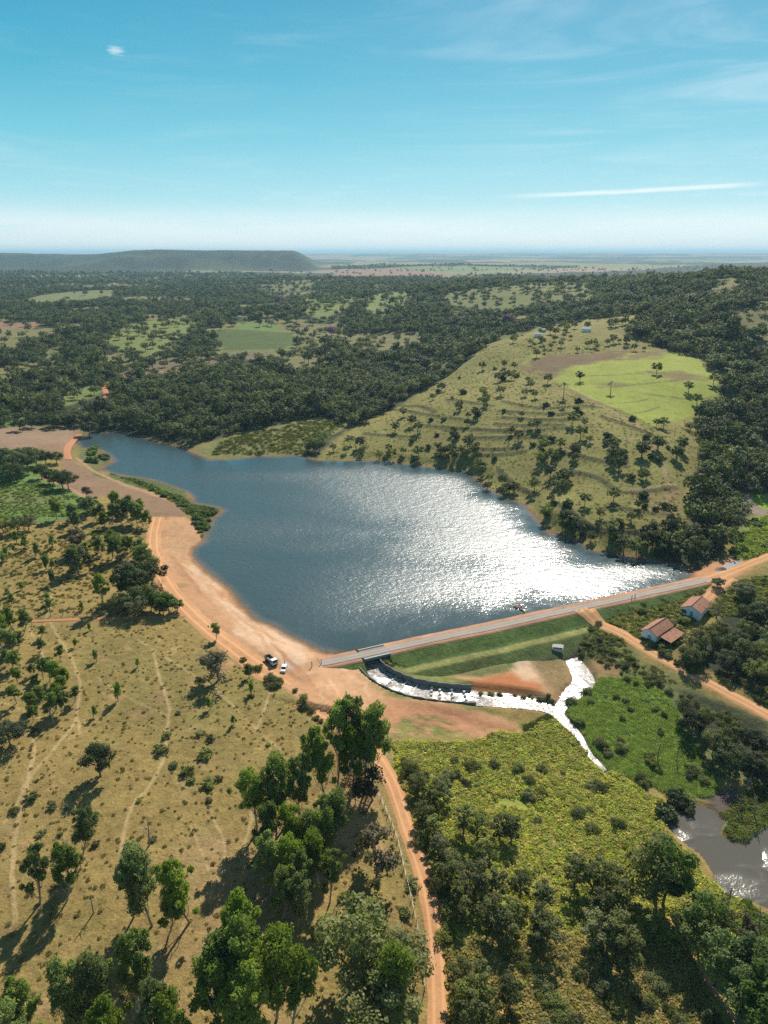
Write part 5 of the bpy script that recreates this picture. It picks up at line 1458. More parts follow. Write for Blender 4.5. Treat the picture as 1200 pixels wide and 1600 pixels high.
for bx, by, ty, kd in [(205, 932, 882, 'broad'), (215, 928, 888, 'broad'), (240, 918, 876, 'broad'), (190, 958, 925, 'olive'), (222, 952, 915, 'broad'), (250, 957, 925, 'green'), (265, 957, 925, 'green'), (277, 957, 936, 'green'), (236, 952, 930, 'green'), (210, 905, 872, 'bare'), (200, 898, 866, 'bare'), (228, 900, 862, 'olive'), (216, 962, 930, 'olive'), (256, 960, 935, 'olive'),
                       (115, 892, 842, 'bare'), (120, 862, 815, 'bare'), (45, 829, 803, 'olive'), (28, 832, 804, 'olive'), (5, 832, 804, 'olive'), (138, 806, 776, 'green'), (145, 800, 774, 'green'), (248, 935, 905, 'bare'), (255, 925, 900, 'dry')]:
    plant(kd, bx, by, ty, where='in the thicket left of the lakeside road', look={'broad': 'dark dense tree', 'olive': 'dull olive tree', 'green': 'bright leafy tree', 'bare': 'brown twiggy tree', 'dry': 'bare pinkish tree'}[kd], group=G, wide=1.1)
G = 'trees along the lower road'
for bx, by, ty, kd, lk, wh in [(545, 1545, 1425, 'olive', 'big dark spreading tree', 'on the grass left of the lower road'), (588, 1372, 1290, 'bare', 'sparse dark tree', 'on the grass left of the road, above the big one'), (583, 1250, 1190, 'bare', 'thin twiggy tree', 'beside the road bend below the grove'), (606, 1565, 1480, 'olive', 'grey olive tree', 'close to the left edge of the lower road'), (632, 1525, 1462, 'olive', 'dark leafy tree', 'touching the left edge of the lower road'),
                               (608, 1610, 1490, 'euc', 'grey green eucalyptus', 'at the bottom left of the lower road'), (600, 1640, 1540, 'olive', 'dark low tree', 'at the bottom edge left of the road'), (560, 1226, 1180, 'bare', 'brown shaded tree', 'under the top of the grove')]:
    plant(kd, bx, by, ty, where=wh, look=lk, group=G, wide=1.2)
G = 'thicket trees right of the lower road'
for bx, by, ty in [(672, 1266, 1216), (692, 1255, 1212), (655, 1240, 1200), (674, 1310, 1262), (690, 1345, 1295), (704, 1385, 1330), (712, 1420, 1365), (722, 1440, 1390), (660, 1290, 1245)]:
    plant('slim', bx, by, ty, where='on the right bank of the lower road', look='dark scrubby tree', group=G, wide=1.25)
for bx, by, ty in [(725, 1305, 1245), (745, 1310, 1250), (780, 1310, 1262), (800, 1318, 1265), (760, 1360, 1300), (740, 1395, 1330), (775, 1405, 1340), (812, 1398, 1345), (768, 1450, 1385), (800, 1455, 1395), (838, 1455, 1400), (850, 1480, 1415), (845, 1420, 1365), (782, 1475, 1415)]:
    plant('slim', bx, by, ty, where='in the dark thicket amid the yellow green grass', look='dark scrubby tree', group=G, wide=1.25)
for bx, by, ty in [(726, 1600, 1520), (750, 1585, 1500), (736, 1640, 1540), (722, 1545, 1485), (750, 1540, 1490), (800, 1575, 1510), (755, 1615, 1550)]:
    plant('slim', bx, by, ty, where='right of the road at the bottom', look='dark olive tree', group=G, wide=1.1)
for bx, by, ty in [(900, 1390, 1325), (925, 1395, 1330), (950, 1410, 1340), (935, 1450, 1375), (970, 1440, 1370), (960, 1490, 1410), (985, 1520, 1440), (1020, 1470, 1410), (926, 1478, 1415)]:
    plant('slim', bx, by, ty, where='in the large thicket left of the pond path', look='grey olive tree', group=G, wide=1.25)
plant('green', 1036, 1418, 1316, where='standing left of the murky pond', look='tall dark green tree', group=G, wide=.85)
plant('olive', 1022, 1405, 1315, where='close beside the tall green tree by the pond', look='dark bushy tree', group=G, wide=1.2)
for bx, by, ty, kd in [(1085, 1475, 1370, 'green'), (1110, 1460, 1380, 'olive'), (1075, 1490, 1395, 'olive'), (1142, 1475, 1385, 'bare'), (1115, 1540, 1430, 'green'), (1175, 1560, 1440, 'green'), (1150, 1600, 1490, 'green'), (1190, 1620, 1480, 'green'), (1200, 1560, 1450, 'green'), (1210, 1670, 1545, 'green')]:
    plant(kd, bx, by, ty, where='below the murky pond', look={'green': 'dense mid green tree', 'olive': 'dark olive tree', 'bare': 'sparse twiggy tree'}[kd], group='trees below the pond', wide=.92)
G = 'woodland beside the valley road'
random.seed(21)
for n_, poly, hmin, hmax, spacing, wh in [(66, [(1072, 1040), (1085, 1018), (1118, 1000), (1145, 985), (1180, 972), (1225, 965), (1235, 1085), (1190, 1078), (1140, 1060), (1100, 1050)], 6, 9.5, 5.6, 'in the wood behind the two white sheds'),
                                          (60, [(1062, 1118), (1095, 1120), (1140, 1150), (1225, 1203), (1225, 1240), (1180, 1228), (1130, 1208), (1080, 1165)], 5.5, 8.5, 5.2, 'in the dark wood below the valley road')]:
    P = at(poly); got = []
    lo, hi = P.min(0), P.max(0)
    for t in range(4000):
        q = np.array([random.uniform(lo[0], hi[0]), random.uniform(lo[1], hi[1])])
        if poly_sd(P, q[:1], q[1:])[0] < 0 or any(np.hypot(*(q - o)) < spacing for o in got): continue
        got.append(q)
        if len(got) >= n_: break
    for q in got:
        kd = random.choices(['broad', 'olive', 'green'], [5, 3, 1])[0]
        lst, H, name, cat, cw = KIND[kd]; k = COUNT.get(kd, 0); COUNT[kd] = k + 1
        h = random.uniform(hmin, hmax); s = h / H
        o = thing(name, '', cat, (*q, on(*q) - .05), random.uniform(0, 6.28), G); o.scale = (s * 1.05, s * 1.05, s)
        link('trunk', lst[k % len(lst)][0], o); link('crown', lst[k % len(lst)][1], o)
        register(o, G, {'broad': 'dark dense tree', 'olive': 'dull olive tree', 'green': 'brighter green tree'}[kd], wh, q[0])
plant('dry', 1119, 965, 930, where='beside the farther white shed', look='large bare grey tree', group='trees around the sheds', wide=1.5)
plant('broad', 1120, 917, 903, where='by the track at the far end of the dam', look='small dark round tree', group='trees around the sheds', wide=1.2)
plant('broad', 1160, 930, 913, where='in the yellow green field behind the sheds', look='dark rounded bush like tree', group='trees around the sheds', wide=1.6)
plant('bare', 747, 992, 981, where='on the edge of the dam road', look='small reddish brown bush', group='bushes on the dam', wide=1.3)
plant('euc', 577, 1092, 1062, h=3.0, where='near the spillway bank', look='tiny sapling', group='bushes on the dam') if 0 else None

def scatter_px(poly, n, gap=1.0):
    P = at(poly); lo, hi = P.min(0), P.max(0); out = []
    for t in range(n * 30):
        q = np.array([random.uniform(lo[0], hi[0]), random.uniform(lo[1], hi[1])])
        if poly_sd(P, q[:1], q[1:])[0] > 0 and all(np.hypot(*(q - o)) > gap for o in out): out.append(q)
        if len(out) >= n: break
    return out
# --- far bank: trees on the hillside, each where the photo has it
G = 'trees scattered on the hillside pasture'
def zz(x, y): return 740 + x / 3.158, 500 + y / 3.158
hill_pts = [zz(*p) for p in [(485, 518), (545, 525), (570, 605), (525, 585), (690, 645), (690, 690), (830, 668), (910, 640), (1025, 640), (1005, 685), (430, 640), (495, 665), (335, 605), (280, 535), (315, 535), (185, 565), (220, 592), (365, 315), (45, 245), (150, 235), (200, 245), (120, 305), (160, 295), (190, 295),
            (270, 315), (280, 340), (300, 385), (250, 375), (60, 435), (135, 372), (60, 395), (435, 430), (310, 185), (350, 165), (300, 135), (280, 125), (380, 145), (340, 125), (400, 105), (610, 145), (660, 125), (790, 152), (840, 152), (690, 115), (720, 115), (560, 135), (480, 95), (1100, 415), (510, 160), (900, 525), (935, 530), (235, 480), (350, 690), (380, 695)]]
hill_pts += [(720 + x / 3, 680 + y / 3) for x, y in [(125, 262), (345, 255), (350, 205), (440, 250), (475, 255), (460, 225), (490, 235), (420, 195), (500, 215), (390, 75), (465, 90), (535, 122), (720, 80), (740, 160), (705, 95), (845, 100), (920, 62), (1035, 72), (1010, 107), (650, 385), (800, 405), (715, 308), (580, 325), (420, 320), (400, 388), (480, 418), (610, 500), (830, 345), (985, 378), (945, 448), (765, 552), (870, 205), (850, 205),
             (740, 430), (560, 450), (510, 450), (250, 268), (200, 285), (80, 120), (370, 130), (30, 60), (60, 95), (860, 470), (900, 450), (700, 470), (980, 480), (1040, 460), (930, 500), (870, 520), (820, 560)]]
hill_pts += [(480 + x / 4, 600 + y / 4) for x, y in [(600, 205), (785, 100), (840, 50), (945, 165), (960, 140), (1010, 215), (1050, 210), (690, 300), (655, 260), (900, 320), (920, 350), (1020, 350), (1000, 260), (1060, 400), (1040, 450), (700, 460), (680, 490), (590, 480), (600, 440), (520, 470), (510, 430), (450, 470), (340, 440), (330, 400), (240, 430), (270, 380), (165, 420), (550, 300), (1110, 130), (1100, 80), (880, 440), (840, 480), (820, 420), (920, 480)]]
for k, (x, y) in enumerate(hill_pts):
    h = random.uniform(4.2, 8.5)
    big = k in (4, 5, 0, 6)
    single(HILLT, x, y, 9.0 if big else h, 7.5, 'hillside_tree', 'tree', 'small dark tree', 'on the terraced hillside across the lake', G, 1.05)
for x, y, h in [(902, 591.0, 0)] : pass
for (x, y), h, lk, wh in [(zz(905, 268), 9, 'lone dark tree', 'on the upper part of the bright green hilltop field'), (zz(1060, 355), 8, 'lone round tree', 'at the right of the bright green hilltop field'), (zz(1183, 318), 9, 'dark tree', 'at the right edge of the bright hilltop field'), (zz(525, 303), 8, 'dark round tree', 'on the left of the bright hilltop field')]:
    single(HILLT, x, y, h, 7.5, 'hillside_tree', 'tree', lk, wh, 'single trees on the hilltop field', 1.05)
for (x, y), h in [(zz(675, 362), 10), (zz(445, 380), 12)]:
    plant('palm', x, y, h=h, where='on the hilltop', look='tall palm like tree', group='palms on the hilltop', wide=1.3)
random.seed(33)
for (x, y), h in [((random.uniform(640, 1060), random.uniform(560, 850)), random.uniform(2.2, 4.5)) for _ in range(95)]:
    q = at([(x, y)])[0]
    if poly_sd(HILL, q[:1], q[1:])[0] < 4 or poly_sd(LAKE, q[:1], q[1:])[0] > -3: continue
    if poly_sd(at_base(DOME_PX) if 'DOMEW' not in globals() else DOMEW, q[:1], q[1:])[0] > -3: continue
    single(BUSH, x, y, h, 2.4, 'hillside_shrub', 'shrub', 'small dark shrub', 'dotted over the hillside across the lake', 'shrubs on the hillside across the lake', 1.0, q)
for k in range(18):
    t = random.random(); x, y = [(745 + 60 * t, 748 + 30 * t), (560 + 170 * t, 712 + 12 * t), (860 + 200 * t, 830 + 42 * t)][k % 3]
    x += random.uniform(-6, 6); y -= random.uniform(3, 12)
    single(HILLT, x, y, random.uniform(4, 7.5), 7.5, 'hillside_tree', 'tree', 'dark waterside tree', 'along the far shore of the lake', 'trees along the far shore', 1.1)

for q in scatter_px([(775, 540), (850, 516), (930, 500), (1010, 494), (960, 518), (985, 540), (900, 545), (840, 550)], 46, 6):
    single(HILLT, q[0], 0, random.uniform(4.5, 9), 7.5, 'hillside_tree', 'tree', 'small dark tree', 'near the farmhouses along the hilltop', 'trees along the hilltop', 1.05, q)
# --- flowering trees far off
for (x, y), h, wh in [((793, 507), 13, 'above the hillside pasture in the middle distance'), ((518, 524), 12, 'in the woods left of centre'), ((438, 474), 14, 'far off in the woods behind the clearings')]:
    plant('purple', x, y, h=h, where=wh, look='purple flowering tree', group='purple flowering trees', wide=1.1)

# --- shrubs
random.seed(55)
G = 'shrubs in the yellow green grass'
for poly, n, ms, H, hr, look, wh, G in [
    ([(640, 1180), (830, 1170), (900, 1200), (1040, 1290), (1050, 1400), (1000, 1430), (860, 1380), (860, 1300), (720, 1230), (690, 1230)], 34, SCRUB, 3.3, (1.0, 2.8), 'dark green shrub', 'in the yellow green grass below the stream', 'shrubs in the yellow green grass'),
    ([(720, 1490), (900, 1470), (1040, 1520), (1120, 1600), (1100, 1640), (720, 1640)], 30, SCRUB, 3.3, (1.4, 3.2), 'olive shrub', 'in the dry grass at the bottom right', 'shrubs in the dry grass'),
    ([(630, 1190), (650, 1190), (700, 1300), (730, 1470), (700, 1470), (660, 1330)], 18, SCRUB, 3.3, (2.0, 3.6), 'dark olive shrub', 'along the right bank of the lower road', 'shrubs along the lower road'),
    ([(880, 1105), (940, 1065), (1040, 1075), (1060, 1130), (1110, 1190), (1110, 1240), (1000, 1225), (930, 1170)], 26, SCRUB, 3.3, (1.2, 2.6), 'rounded dark shrub', 'in the lush green marsh beside the stream', 'shrubs in the marsh'),
    ([(890, 1010), (940, 1000), (1000, 1035), (1060, 1070), (1050, 1090), (980, 1065), (930, 1040)], 34, SCRUB, 3.3, (.9, 1.9), 'dark shrub', 'on the slope below the valley road', 'shrubs below the valley road'),
    ([(1000, 1010), (1060, 1040), (1120, 1068), (1200, 1100), (1220, 1090), (1120, 1050), (1060, 1025), (1040, 1010)], 22, SCRUB, 3.3, (1.4, 2.8), 'green shrub', 'on the upper bank of the valley road', 'shrubs above the valley road'),
    ([(1040, 1240), (1060, 1235), (1075, 1250), (1050, 1290), (1035, 1290)], 7, BUSH, 2.4, (2.0, 3.2), 'dark bush', 'at the left bank of the murky pond', 'bushes at the pond'),
    ([(250, 1150), (340, 1150), (350, 1240), (260, 1260)], 10, LOWB, 1.3, (1.1, 2.4), 'low dry shrub', 'in the middle of the dry pasture', 'low shrubs on the dry pasture'),
    ([(0, 1250), (60, 1250), (200, 1320), (170, 1380), (0, 1330)], 10, LOWB, 1.3, (1.0, 2.2), 'low grey shrub', 'on the left side of the dry pasture', 'low shrubs on the dry pasture'),
    ([(20, 1120), (420, 1010), (460, 1120), (380, 1290), (120, 1380)], 14, LOWB, 1.3, (.7, 1.5), 'tiny shrub', 'dotted over the dry pasture', 'tiny shrubs on the dry pasture'),
    ([(350, 1015), (430, 1060), (500, 1110), (520, 1130), (500, 1130), (440, 1085), (380, 1045)], 20, SCRUB, 3.3, (1.0, 2.4), 'green shrub', 'along the lower edge of the lakeside road', 'shrubs along the lakeside road'),
    ([(205, 750), (260, 768), (298, 790), (340, 797), (325, 830), (315, 842), (300, 805), (262, 780)], 44, LUSHB, 1.5, (1.0, 2.2), 'bushy green shrub', 'on the weedy strip at the left shore', 'shrubs on the left shore'),
    ([(128, 700), (150, 703), (170, 714), (160, 728), (140, 722)], 10, LUSHB, 1.5, (1.8, 3.6), 'bright green bush', 'on the islet at the shallow end of the lake', 'bushes on the islet'),
    ([(920, 968), (960, 950), (1040, 932), (1060, 950), (1030, 985), (1000, 960)], 16, SCRUB, 3.3, (1.0, 2.4), 'green shrub', 'between the dam and the white sheds', 'shrubs near the sheds'),
    ([(1040, 975), (1060, 965), (1075, 980), (1060, 1010), (1045, 1005)], 8, SCRUB, 3.3, (1.6, 3.0), 'dark shrub', 'beside the shed with the lean-to', 'shrubs near the sheds'),
    ([(1140, 830), (1200, 805), (1220, 860), (1170, 880), (1130, 875)], 18, LUSHB, 1.5, (1.0, 2.4), 'yellow green bush', 'in the meadow beyond the dam', 'bushes in the far meadow'),
    ([(1150, 920), (1200, 905), (1225, 930), (1180, 955)], 10, SCRUB, 3.3, (1.4, 3.0), 'dark bush', 'in the yellow green field behind the sheds', 'bushes behind the sheds'),
    ([(740, 1080), (870, 1090), (880, 1100), (860, 1100), (800, 1088), (745, 1086)], 12, SCRUB, 3.3, (.9, 1.6), 'dark grassy shrub', 'on the bank above the stream', 'shrubs on the stream bank'),
    ([(880, 985), (940, 975), (950, 990), (900, 1000)], 12, SCRUB, 3.3, (.8, 1.8), 'brownish shrub', 'at the right foot of the dam', 'shrubs at the dam foot'),
    ([(560, 1250), (640, 1300), (660, 1440), (600, 1480), (480, 1470), (540, 1330)], 18, LOWB, 1.3, (.8, 1.8), 'low dark shrub', 'on the grass between grove and road', 'low shrubs beside the grove'),
]:
    for q in scatter_px(poly, n, .8):
        nm_ = {id(LOWB): ('low_shrub', 'low shrub'), id(LUSHB): ('leafy_bush', 'bush')}.get(id(ms), ('shrub', 'shrub'))
        single(ms, q[0], 0, random.uniform(*hr), H, *nm_, look, wh, G, random.uniform(.9, 1.3), q)
for x, y, h, lk, wh in [(146, 1427, 5.0, 'short dead pole', 'standing on the dry pasture with a long thin shadow'), (233, 1321, 7.0, 'tall dead trunk', 'on the dry pasture beyond the thin eucalyptus'), (1028, 1185, 6.0, 'dead trunk', 'in the middle of the lush green marsh'), (1057, 1190, 4.5, 'dead sapling', 'in the lush green marsh'), (1095, 1215, 4.0, 'dead trunk', 'at the lower right of the marsh'), (1165, 1235, 5.0, 'dead trunk', 'by the dark mud of the pond'), (1178, 1275, 6.5, 'dead trunk', 'on the grassy spit of the pond'),
                         (1155, 1265, 5.0, 'dead trunk', 'beside the dark mud of the pond'), (1186, 1452, 6.0, 'dead trunk', 'on the near bank of the pond'), (1137, 1420, 7.0, 'dead trunk with stubs', 'at the lower bank of the pond'), (987, 1330, 4.0, 'thin dead stem', 'in the yellow green grass'), (85, 1135, 6.0, 'pale dead trunk', 'below the young stand at the left'), (270, 952, 3.0, 'thin dead stem', 'by the red track')]:
    single(SNAG, x, y, h, 5.0, 'dead_tree', 'dead tree', lk, wh, 'dead trunks')

# --- woodland over the hills: every tree near enough to tell apart is its own object, the rest is one mass
DOMEW = at_base(DOME_PX)
random.seed(77); rg = np.random.default_rng(77)
pts = []
for r0, r1, s in ((230, 900, 6.6), (900, 1600, 8.0), (1600, 2800, 12.5), (2800, 5200, 24)):
    xs = np.arange(-r1 * .62, r1 * .62, s); ys = np.arange(r0 * .8, r1, s)
    x, y = np.meshgrid(xs, ys); x, y = x.ravel(), y.ravel()
    x = x + rg.uniform(-.45, .45, len(x)) * s; y = y + rg.uniform(-.45, .45, len(y)) * s
    r = np.hypot(x, y); m = (r >= r0) & (r < r1) & (np.abs(np.arctan2(x, y)) < R(33))
    x, y, r = x[m], y[m], r[m]
    p = np.zeros(len(x))
    for P in WOODS:
        p = np.maximum(p, (poly_sd(P, x, y) + 7 * fbm(x, y, 40, 102, 3) > 3) * 1.0)
    p = p * np.where((fbm(x, y, 90, 601, 3) < np.where(r > 1000, -.10, -.16)) & (r > 700), .12, 1.0)
    dens = rg.uniform(0, 1, len(x))
    for n_, P, c_, g_, d_ in CLEAR:
        ins = poly_sd(P, x, y) + 5 * fbm(x, y, 40, 103, 3) > 0
        fo = (CAM_H - 20) / (CAM_H - 20 - 7)
        ins |= poly_sd(P, x * fo, y * fo) + 5 * fbm(x, y, 40, 103, 3) > 0
        p = np.where(ins, d_ * 1.1, p)
    if r0 >= 1600:
        fcv = far_cover(x, y); fm = sstep(1900, 2600, r + 300 * fbm(x, y, 160, 103, 4))
        dg = np.degrees(np.arctan2(x, y))
        ms_ = ((dg > -21) & (dg < -5) & (r > 4000))
        pf = np.where(fcv >= .44, .7, .035); pf = np.where(ms_, .95, pf)
        p = np.where(fm > .5, np.where(p > 0, pf, pf), p)
    p = np.where((r > 4000) & (np.arctan2(x, y) < R(-4)), 0, p)
    keep = dens < p
    hs_ = poly_sd(HILL, x, y)
    keep &= ~(((hs_ > 0) & ~((hs_ < 22) & (dens < .22 * p) & (poly_sd(LAKE, x, y) < -12))) if r0 < 1700 else np.zeros(len(x), bool))
    if r0 < 900: keep &= poly_sd(LAKE, x, y) < -4
    for k in ('eastern', 'woodland', 'northern', 'riverside'):
        d, = line_d(ROADS[k][:, :2], x, y); keep &= d > 5
    for c in ((923, 518), (846, 526), (852, 519), (378, 497)):
        hq = at_base([c])[0]; keep &= ~((np.hypot(x - hq[0], y - hq[1]) < 14) | ((np.abs(x - hq[0] * r / np.hypot(*hq)) < 9) & (r < np.hypot(*hq)) & (r > np.hypot(*hq) - 45)))
    x, y, r = x[keep], y[keep], r[keep]
    sc_ = rg.uniform(.5, 1.0, len(x)) * np.where(rg.uniform(0, 1, len(x)) > .88, 1.5, 1.12) * np.where(r > 2800, 1.25, np.where(r > 1600, 1.05, 1.0))
    pts.append(np.column_stack([x, y, sc_, r]))
pts = np.vstack(pts)
pz = land(pts[:, 0], pts[:, 1])
order = np.argsort(pts[:, 3] / pts[:, 2] + np.where(np.abs(np.arctan2(pts[:, 0], pts[:, 1])) > R(27.5), 5000, 0))
near = order[:290]; rest = order[290:]
for i in near:
    x, y, s, r = pts[i]; k = int(i) % len(FOREST)
    o = link('forest_tree', FOREST[k], None, (x, y, pz[i] - .1)); o.rotation_euler = (0, 0, random.uniform(0, 6.28)); o.scale = (s, s, s * random.uniform(.9, 1.15)); o['category'] = 'tree'
    side_ = 'at the head of the lake' if math.atan2(x, y) < R(-4) else ('in the creek wood between the two hillsides' if math.atan2(x, y) < R(9) else 'in the dark wood right of the hillside pasture')
    register(o, 'forest trees nearest the lake', 'dark dense woodland tree', side_, x)
finish_labels()

def scatter(name, P, rz, sc, idx, protos, tint=None, **props):
    """one object: many small plants of a few kinds instanced on points"""
    me = bpy.data.meshes.new(name); me.vertices.add(len(P)); me.vertices.foreach_set('co', np.asarray(P, np.float32).ravel())
    for nm, typ, data in (('rz', 'FLOAT', rz), ('sc', 'FLOAT', sc)):
        a = me.attributes.new(nm, typ, 'POINT'); a.data.foreach_set('value', np.asarray(data, np.float32))
    a = me.attributes.new('pick', 'INT', 'POINT'); a.data.foreach_set('value', np.asarray(idx, np.int32))
    if tint is not None:
        a = me.attributes.new('tint', 'FLOAT_COLOR', 'POINT'); a.data.foreach_set('color', np.column_stack([tint, np.ones(len(P))]).astype(np.float32).ravel())
    o = link(name, me, None, None, kind='stuff', **props)
    ng = bpy.data.node_groups.new(name, 'GeometryNodeTree')
    ng.interface.new_socket('Geometry', in_out='INPUT', socket_type='NodeSocketGeometry'); ng.interface.new_socket('Geometry', in_out='OUTPUT', socket_type='NodeSocketGeometry')
    N = ng.nodes; Lk = ng.links
    gi, go = N.new('NodeGroupInput'), N.new('NodeGroupOutput')
    join = N.new('GeometryNodeJoinGeometry')
    for p in protos:
        oi = N.new('GeometryNodeObjectInfo'); oi.inputs['Object'].default_value = p; oi.inputs['As Instance'].default_value = True; oi.transform_space = 'ORIGINAL'
        Lk.new(oi.outputs['Geometry'], join.inputs[0])
    ip = N.new('GeometryNodeInstanceOnPoints')
    Lk.new(gi.outputs[0], ip.inputs['Points']); Lk.new(join.outputs[0], ip.inputs['Instance']); ip.inputs['Pick Instance'].default_value = True
    def attr(nm, typ):
        a = N.new('GeometryNodeInputNamedAttribute'); a.data_type = typ; a.inputs['Name'].default_value = nm
        return a.outputs['Attribute']
    cx = N.new('ShaderNodeCombineXYZ'); Lk.new(attr('rz', 'FLOAT'), cx.inputs[2])
    Lk.new(attr('pick', 'INT'), ip.inputs['Instance Index']); Lk.new(cx.outputs[0], ip.inputs['Rotation'])
    Lk.new(attr('sc', 'FLOAT'), ip.inputs['Scale'])
    Lk.new(ip.outputs[0], go.inputs[0])
    md = o.modifiers.new('scatter', 'NODES'); md.node_group = ng
    return o
def protos(name, meshes): return [bpy.data.objects.new(name, m) for m in meshes]
nr = len(rest)
scatter('woodland', np.column_stack([pts[rest, 0], pts[rest, 1], pz[rest] - .1]), rg.uniform(0, 6.28, nr), pts[rest, 2], rg.integers(0, 6, nr), protos('forest_tree', FOREST), label='dark green woodland covering the hills beyond the lake')

# low cover: grass tufts and weeds, coloured by where they grow
def make_tuft(seed, n=44, h=.52, w=.075, sp=.34):
    g = np.random.default_rng(seed)
    c = np.column_stack([g.normal(0, sp, n), g.normal(0, sp, n), np.full(n, h * .42)])
    nm = unit(g.normal(size=(n, 3)) * np.array([1, 1, .4]) + np.array([0, 0, .9])); V = quads(c, nm, w, h, g, .6)
    return mk_mesh('tuft', V, np.arange(len(V)).reshape(-1, 4), [M['leaf_cover']], smooth=False, attrs={'lc': ('FLOAT', 'FACE', g.uniform(0, 1, n))})
def make_weed(seed, n=60, r=.75, h=.6, q=.26):
    g = np.random.default_rng(seed); V, lc = clump((0, 0, h * .45), (r, r, h * .6), n, q, q * 1.2, g, .5, .1, .6)
    return mk_mesh('weed', V, np.arange(len(V)).reshape(-1, 4), [M['leaf_cover']], smooth=False, attrs={'lc': ('FLOAT', 'FACE', lc)})
TUFTS = protos('grass_tuft', [make_tuft(300 + k) for k in range(3)] + [make_weed(310 + k) for k in range(3)])
TP, TR, TS, TI, TC = [], [], [], [], []
def sow(poly, n, cols, kinds, smin, smax, patch=.0, seed=0):
    P = at_base(poly); lo, hi = P.min(0), P.max(0)
    x = rg.uniform(lo[0], hi[0], n * 3); y = rg.uniform(lo[1], hi[1], n * 3)
    k = (poly_sd(P, x, y) + 3.2 * fbm(x, y, 11, 720 + seed, 3) > 0) & (rg.uniform(0, 1, len(x)) < sstep(patch - 1.5, patch - .5, fbm(x, y, 14, 700 + seed, 3)))
    if seed == 13: k &= poly_sd(DOMEW, x, y) < -2
    k &= poly_sd(LAKE, x, y) < -1; k &= poly_sd(PONDP, x, y) < -.5
    for rd in ROADS.values():
        d, ww = line_d(rd[:, :2], x, y, [rd[:, 2]]); k &= d > ww + .3
    for ln in (SPILL, STREAM, OUTS):
        d, zf_, hw_ = line_d(ln[:, :2], x, y, [ln[:, 2], ln[:, 3]]); k &= d > hw_ + .9
    x, y = x[k][:n], y[k][:n]; m = len(x)
    TP.append(np.column_stack([x, y, land(x, y) - .04])); TR.append(rg.uniform(0, 6.28, m)); TS.append(rg.uniform(smin, smax, m) * rg.uniform(.7, 1.1, m)); TI.append(rg.choice(kinds, m))
    c = np.array(cols)[rg.integers(0, len(cols), m)] * rg.uniform(.7, 1.25, m)[:, None]
    TC.append(c)
PAST = [(-40, 985), (300, 970), (350, 1020), (500, 1115), (560, 1200), (640, 1330), (665, 1500), (670, 1640), (-60, 1640)]
sow(PAST, 1600, [(.24, .205, .075), (.32, .25, .10), (.19, .18, .062), (.34, .265, .12)], [0, 1, 2], .35, .8, .75, 1)
sow([(-40, 820), (232, 815), (245, 900), (290, 955), (-40, 965)], 1500, [(.22, .20, .07), (.28, .23, .09), (.17, .17, .06)], [0, 1, 2, 3], .6, 1.2, .8, 2)
sow([(-40, 745), (60, 752), (140, 785), (140, 806), (-40, 815)], 1200, [(.19, .28, .075), (.16, .23, .065), (.24, .27, .09)], [0, 1, 2, 3], .7, 1.4, .7, 3)
GRASS = [(610, 1160), (820, 1150), (870, 1120), (900, 1150), (945, 1205), (1035, 1250), (1040, 1300), (1090, 1370), (1180, 1430), (1060, 1500), (900, 1465), (715, 1490), (690, 1400), (640, 1270)]
sow(GRASS, 17000, [(.46, .47, .09), (.50, .48, .11), (.36, .41, .085), (.52, .46, .16)], [0, 1, 2], .6, 1.5, .6, 4)
sow([(690, 1480), (900, 1450), (1060, 1500), (1150, 1640), (690, 1640)], 7000, [(.46, .36, .14), (.40, .33, .11), (.36, .33, .10)], [0, 1, 2], .9, 1.7, .7, 5)
sow([(870, 1105), (940, 1058), (1000, 1060), (1050, 1080), (1060, 1130), (1120, 1200), (1125, 1240), (1060, 1248), (950, 1208), (905, 1155)], 12000, [(.25, .34, .125), (.30, .39, .15), (.21, .29, .11), (.35, .43, .17)], [3, 4, 5], .55, 1.25, .5, 6)
sow([(820, 1140), (870, 1115), (905, 1155), (930, 1190), (880, 1170)], 1500, [(.09, .12, .04), (.12, .15, .045)], [3, 4, 5], .6, 1.4, .4, 7)
sow([(600, 1040), (640, 1025), (880, 970), (945, 975), (1000, 1030), (1060, 1065), (1000, 1065), (930, 1035), (880, 1005), (780, 1030), (690, 1042)], 1700, [(.12, .155, .05), (.15, .165, .06), (.20, .18, .08)], [0, 1, 3, 4], .6, 1.2, .7, 8)
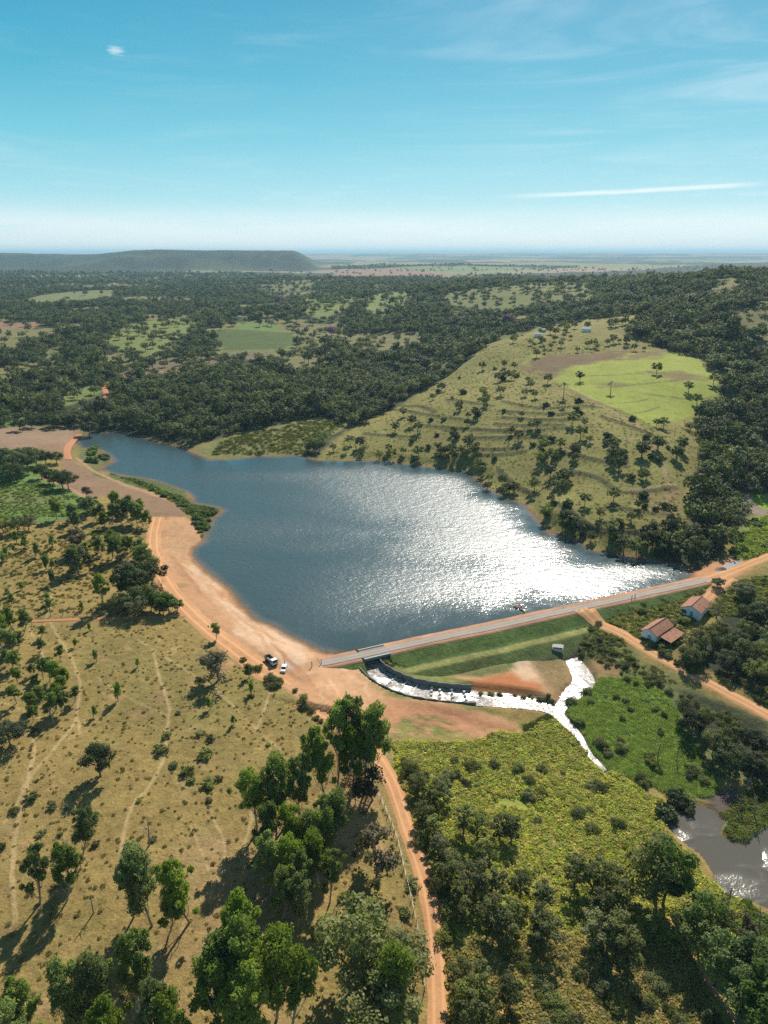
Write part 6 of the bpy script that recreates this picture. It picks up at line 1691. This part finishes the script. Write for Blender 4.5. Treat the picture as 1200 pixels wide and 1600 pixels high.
sow([(905, 985), (1000, 940), (1090, 920), (1150, 905), (1220, 900), (1220, 960), (1090, 960), (1050, 1030), (1010, 1010)], 2500, [(.19, .23, .065), (.26, .25, .085), (.15, .18, .055)], [0, 1, 3, 4], .7, 1.5, .6, 9)
sow([(1140, 880), (1220, 860), (1220, 790), (1160, 830)], 2500, [(.30, .36, .085), (.24, .29, .075)], [0, 3, 4], .8, 1.6, .5, 10)
sow([(330, 812), (345, 797), (300, 785), (262, 765), (200, 745), (160, 733), (175, 742), (262, 780), (298, 805), (318, 845)], 3000, [(.08, .11, .035), (.12, .14, .05)], [3, 4, 5], .7, 1.3, .3, 12)
sow([(500, 716), (600, 648), (760, 545), (900, 520), (1000, 560), (1090, 660), (1090, 760), (1070, 850), (960, 860), (840, 810), (753, 752), (633, 724)], 4500, [(.13, .13, .045), (.17, .155, .06), (.09, .10, .035)], [3, 4, 5], .5, 1.3, .75, 13)
sow([(1118, 1285), (1140, 1262), (1165, 1240), (1240, 1225), (1240, 1310), (1165, 1326), (1130, 1318)], 900, [(.20, .25, .08), (.15, .19, .06), (.25, .24, .09)], [0, 3, 4, 5], .6, 1.3, .4, 16)
sow([(1100, 1375), (1180, 1415), (1240, 1450), (1240, 1520), (1120, 1440)], 900, [(.20, .27, .08), (.16, .2, .06)], [0, 3, 4, 5], .7, 1.4, .4, 17)
sow([(330, 712), (345, 690), (500, 655), (540, 665), (480, 708)], 1200, [(.12, .13, .045), (.08, .095, .033)], [3, 4, 5], 1.0, 2.6, .6, 14)
TP, TR, TS, TI, TC = (np.concatenate(q) for q in (TP, TR, TS, TI, TC))
scatter('grass', TP, TR, TS, TI, TUFTS, TC, label='rough grass, weeds and tufts growing over the pastures and the valley')

# ------------------------------------------------------------------ air
hz, t = new_mat('haze')
pv = t.n('ShaderNodeVolumePrincipled', Color=(.50, .80, 1.0, 1), Density=6.5e-5, Anisotropy=0.1)
t.n('ShaderNodeOutputMaterial', Volume=pv)
zlo = float(gz.min()) - 1.0
m = MB(); m.box((0, 0, (zlo + 240) / 2), (125000, 125000, 240 - zlo))
m.build('haze', hz, kind='stuff', label='thin blue air fading the far hills')
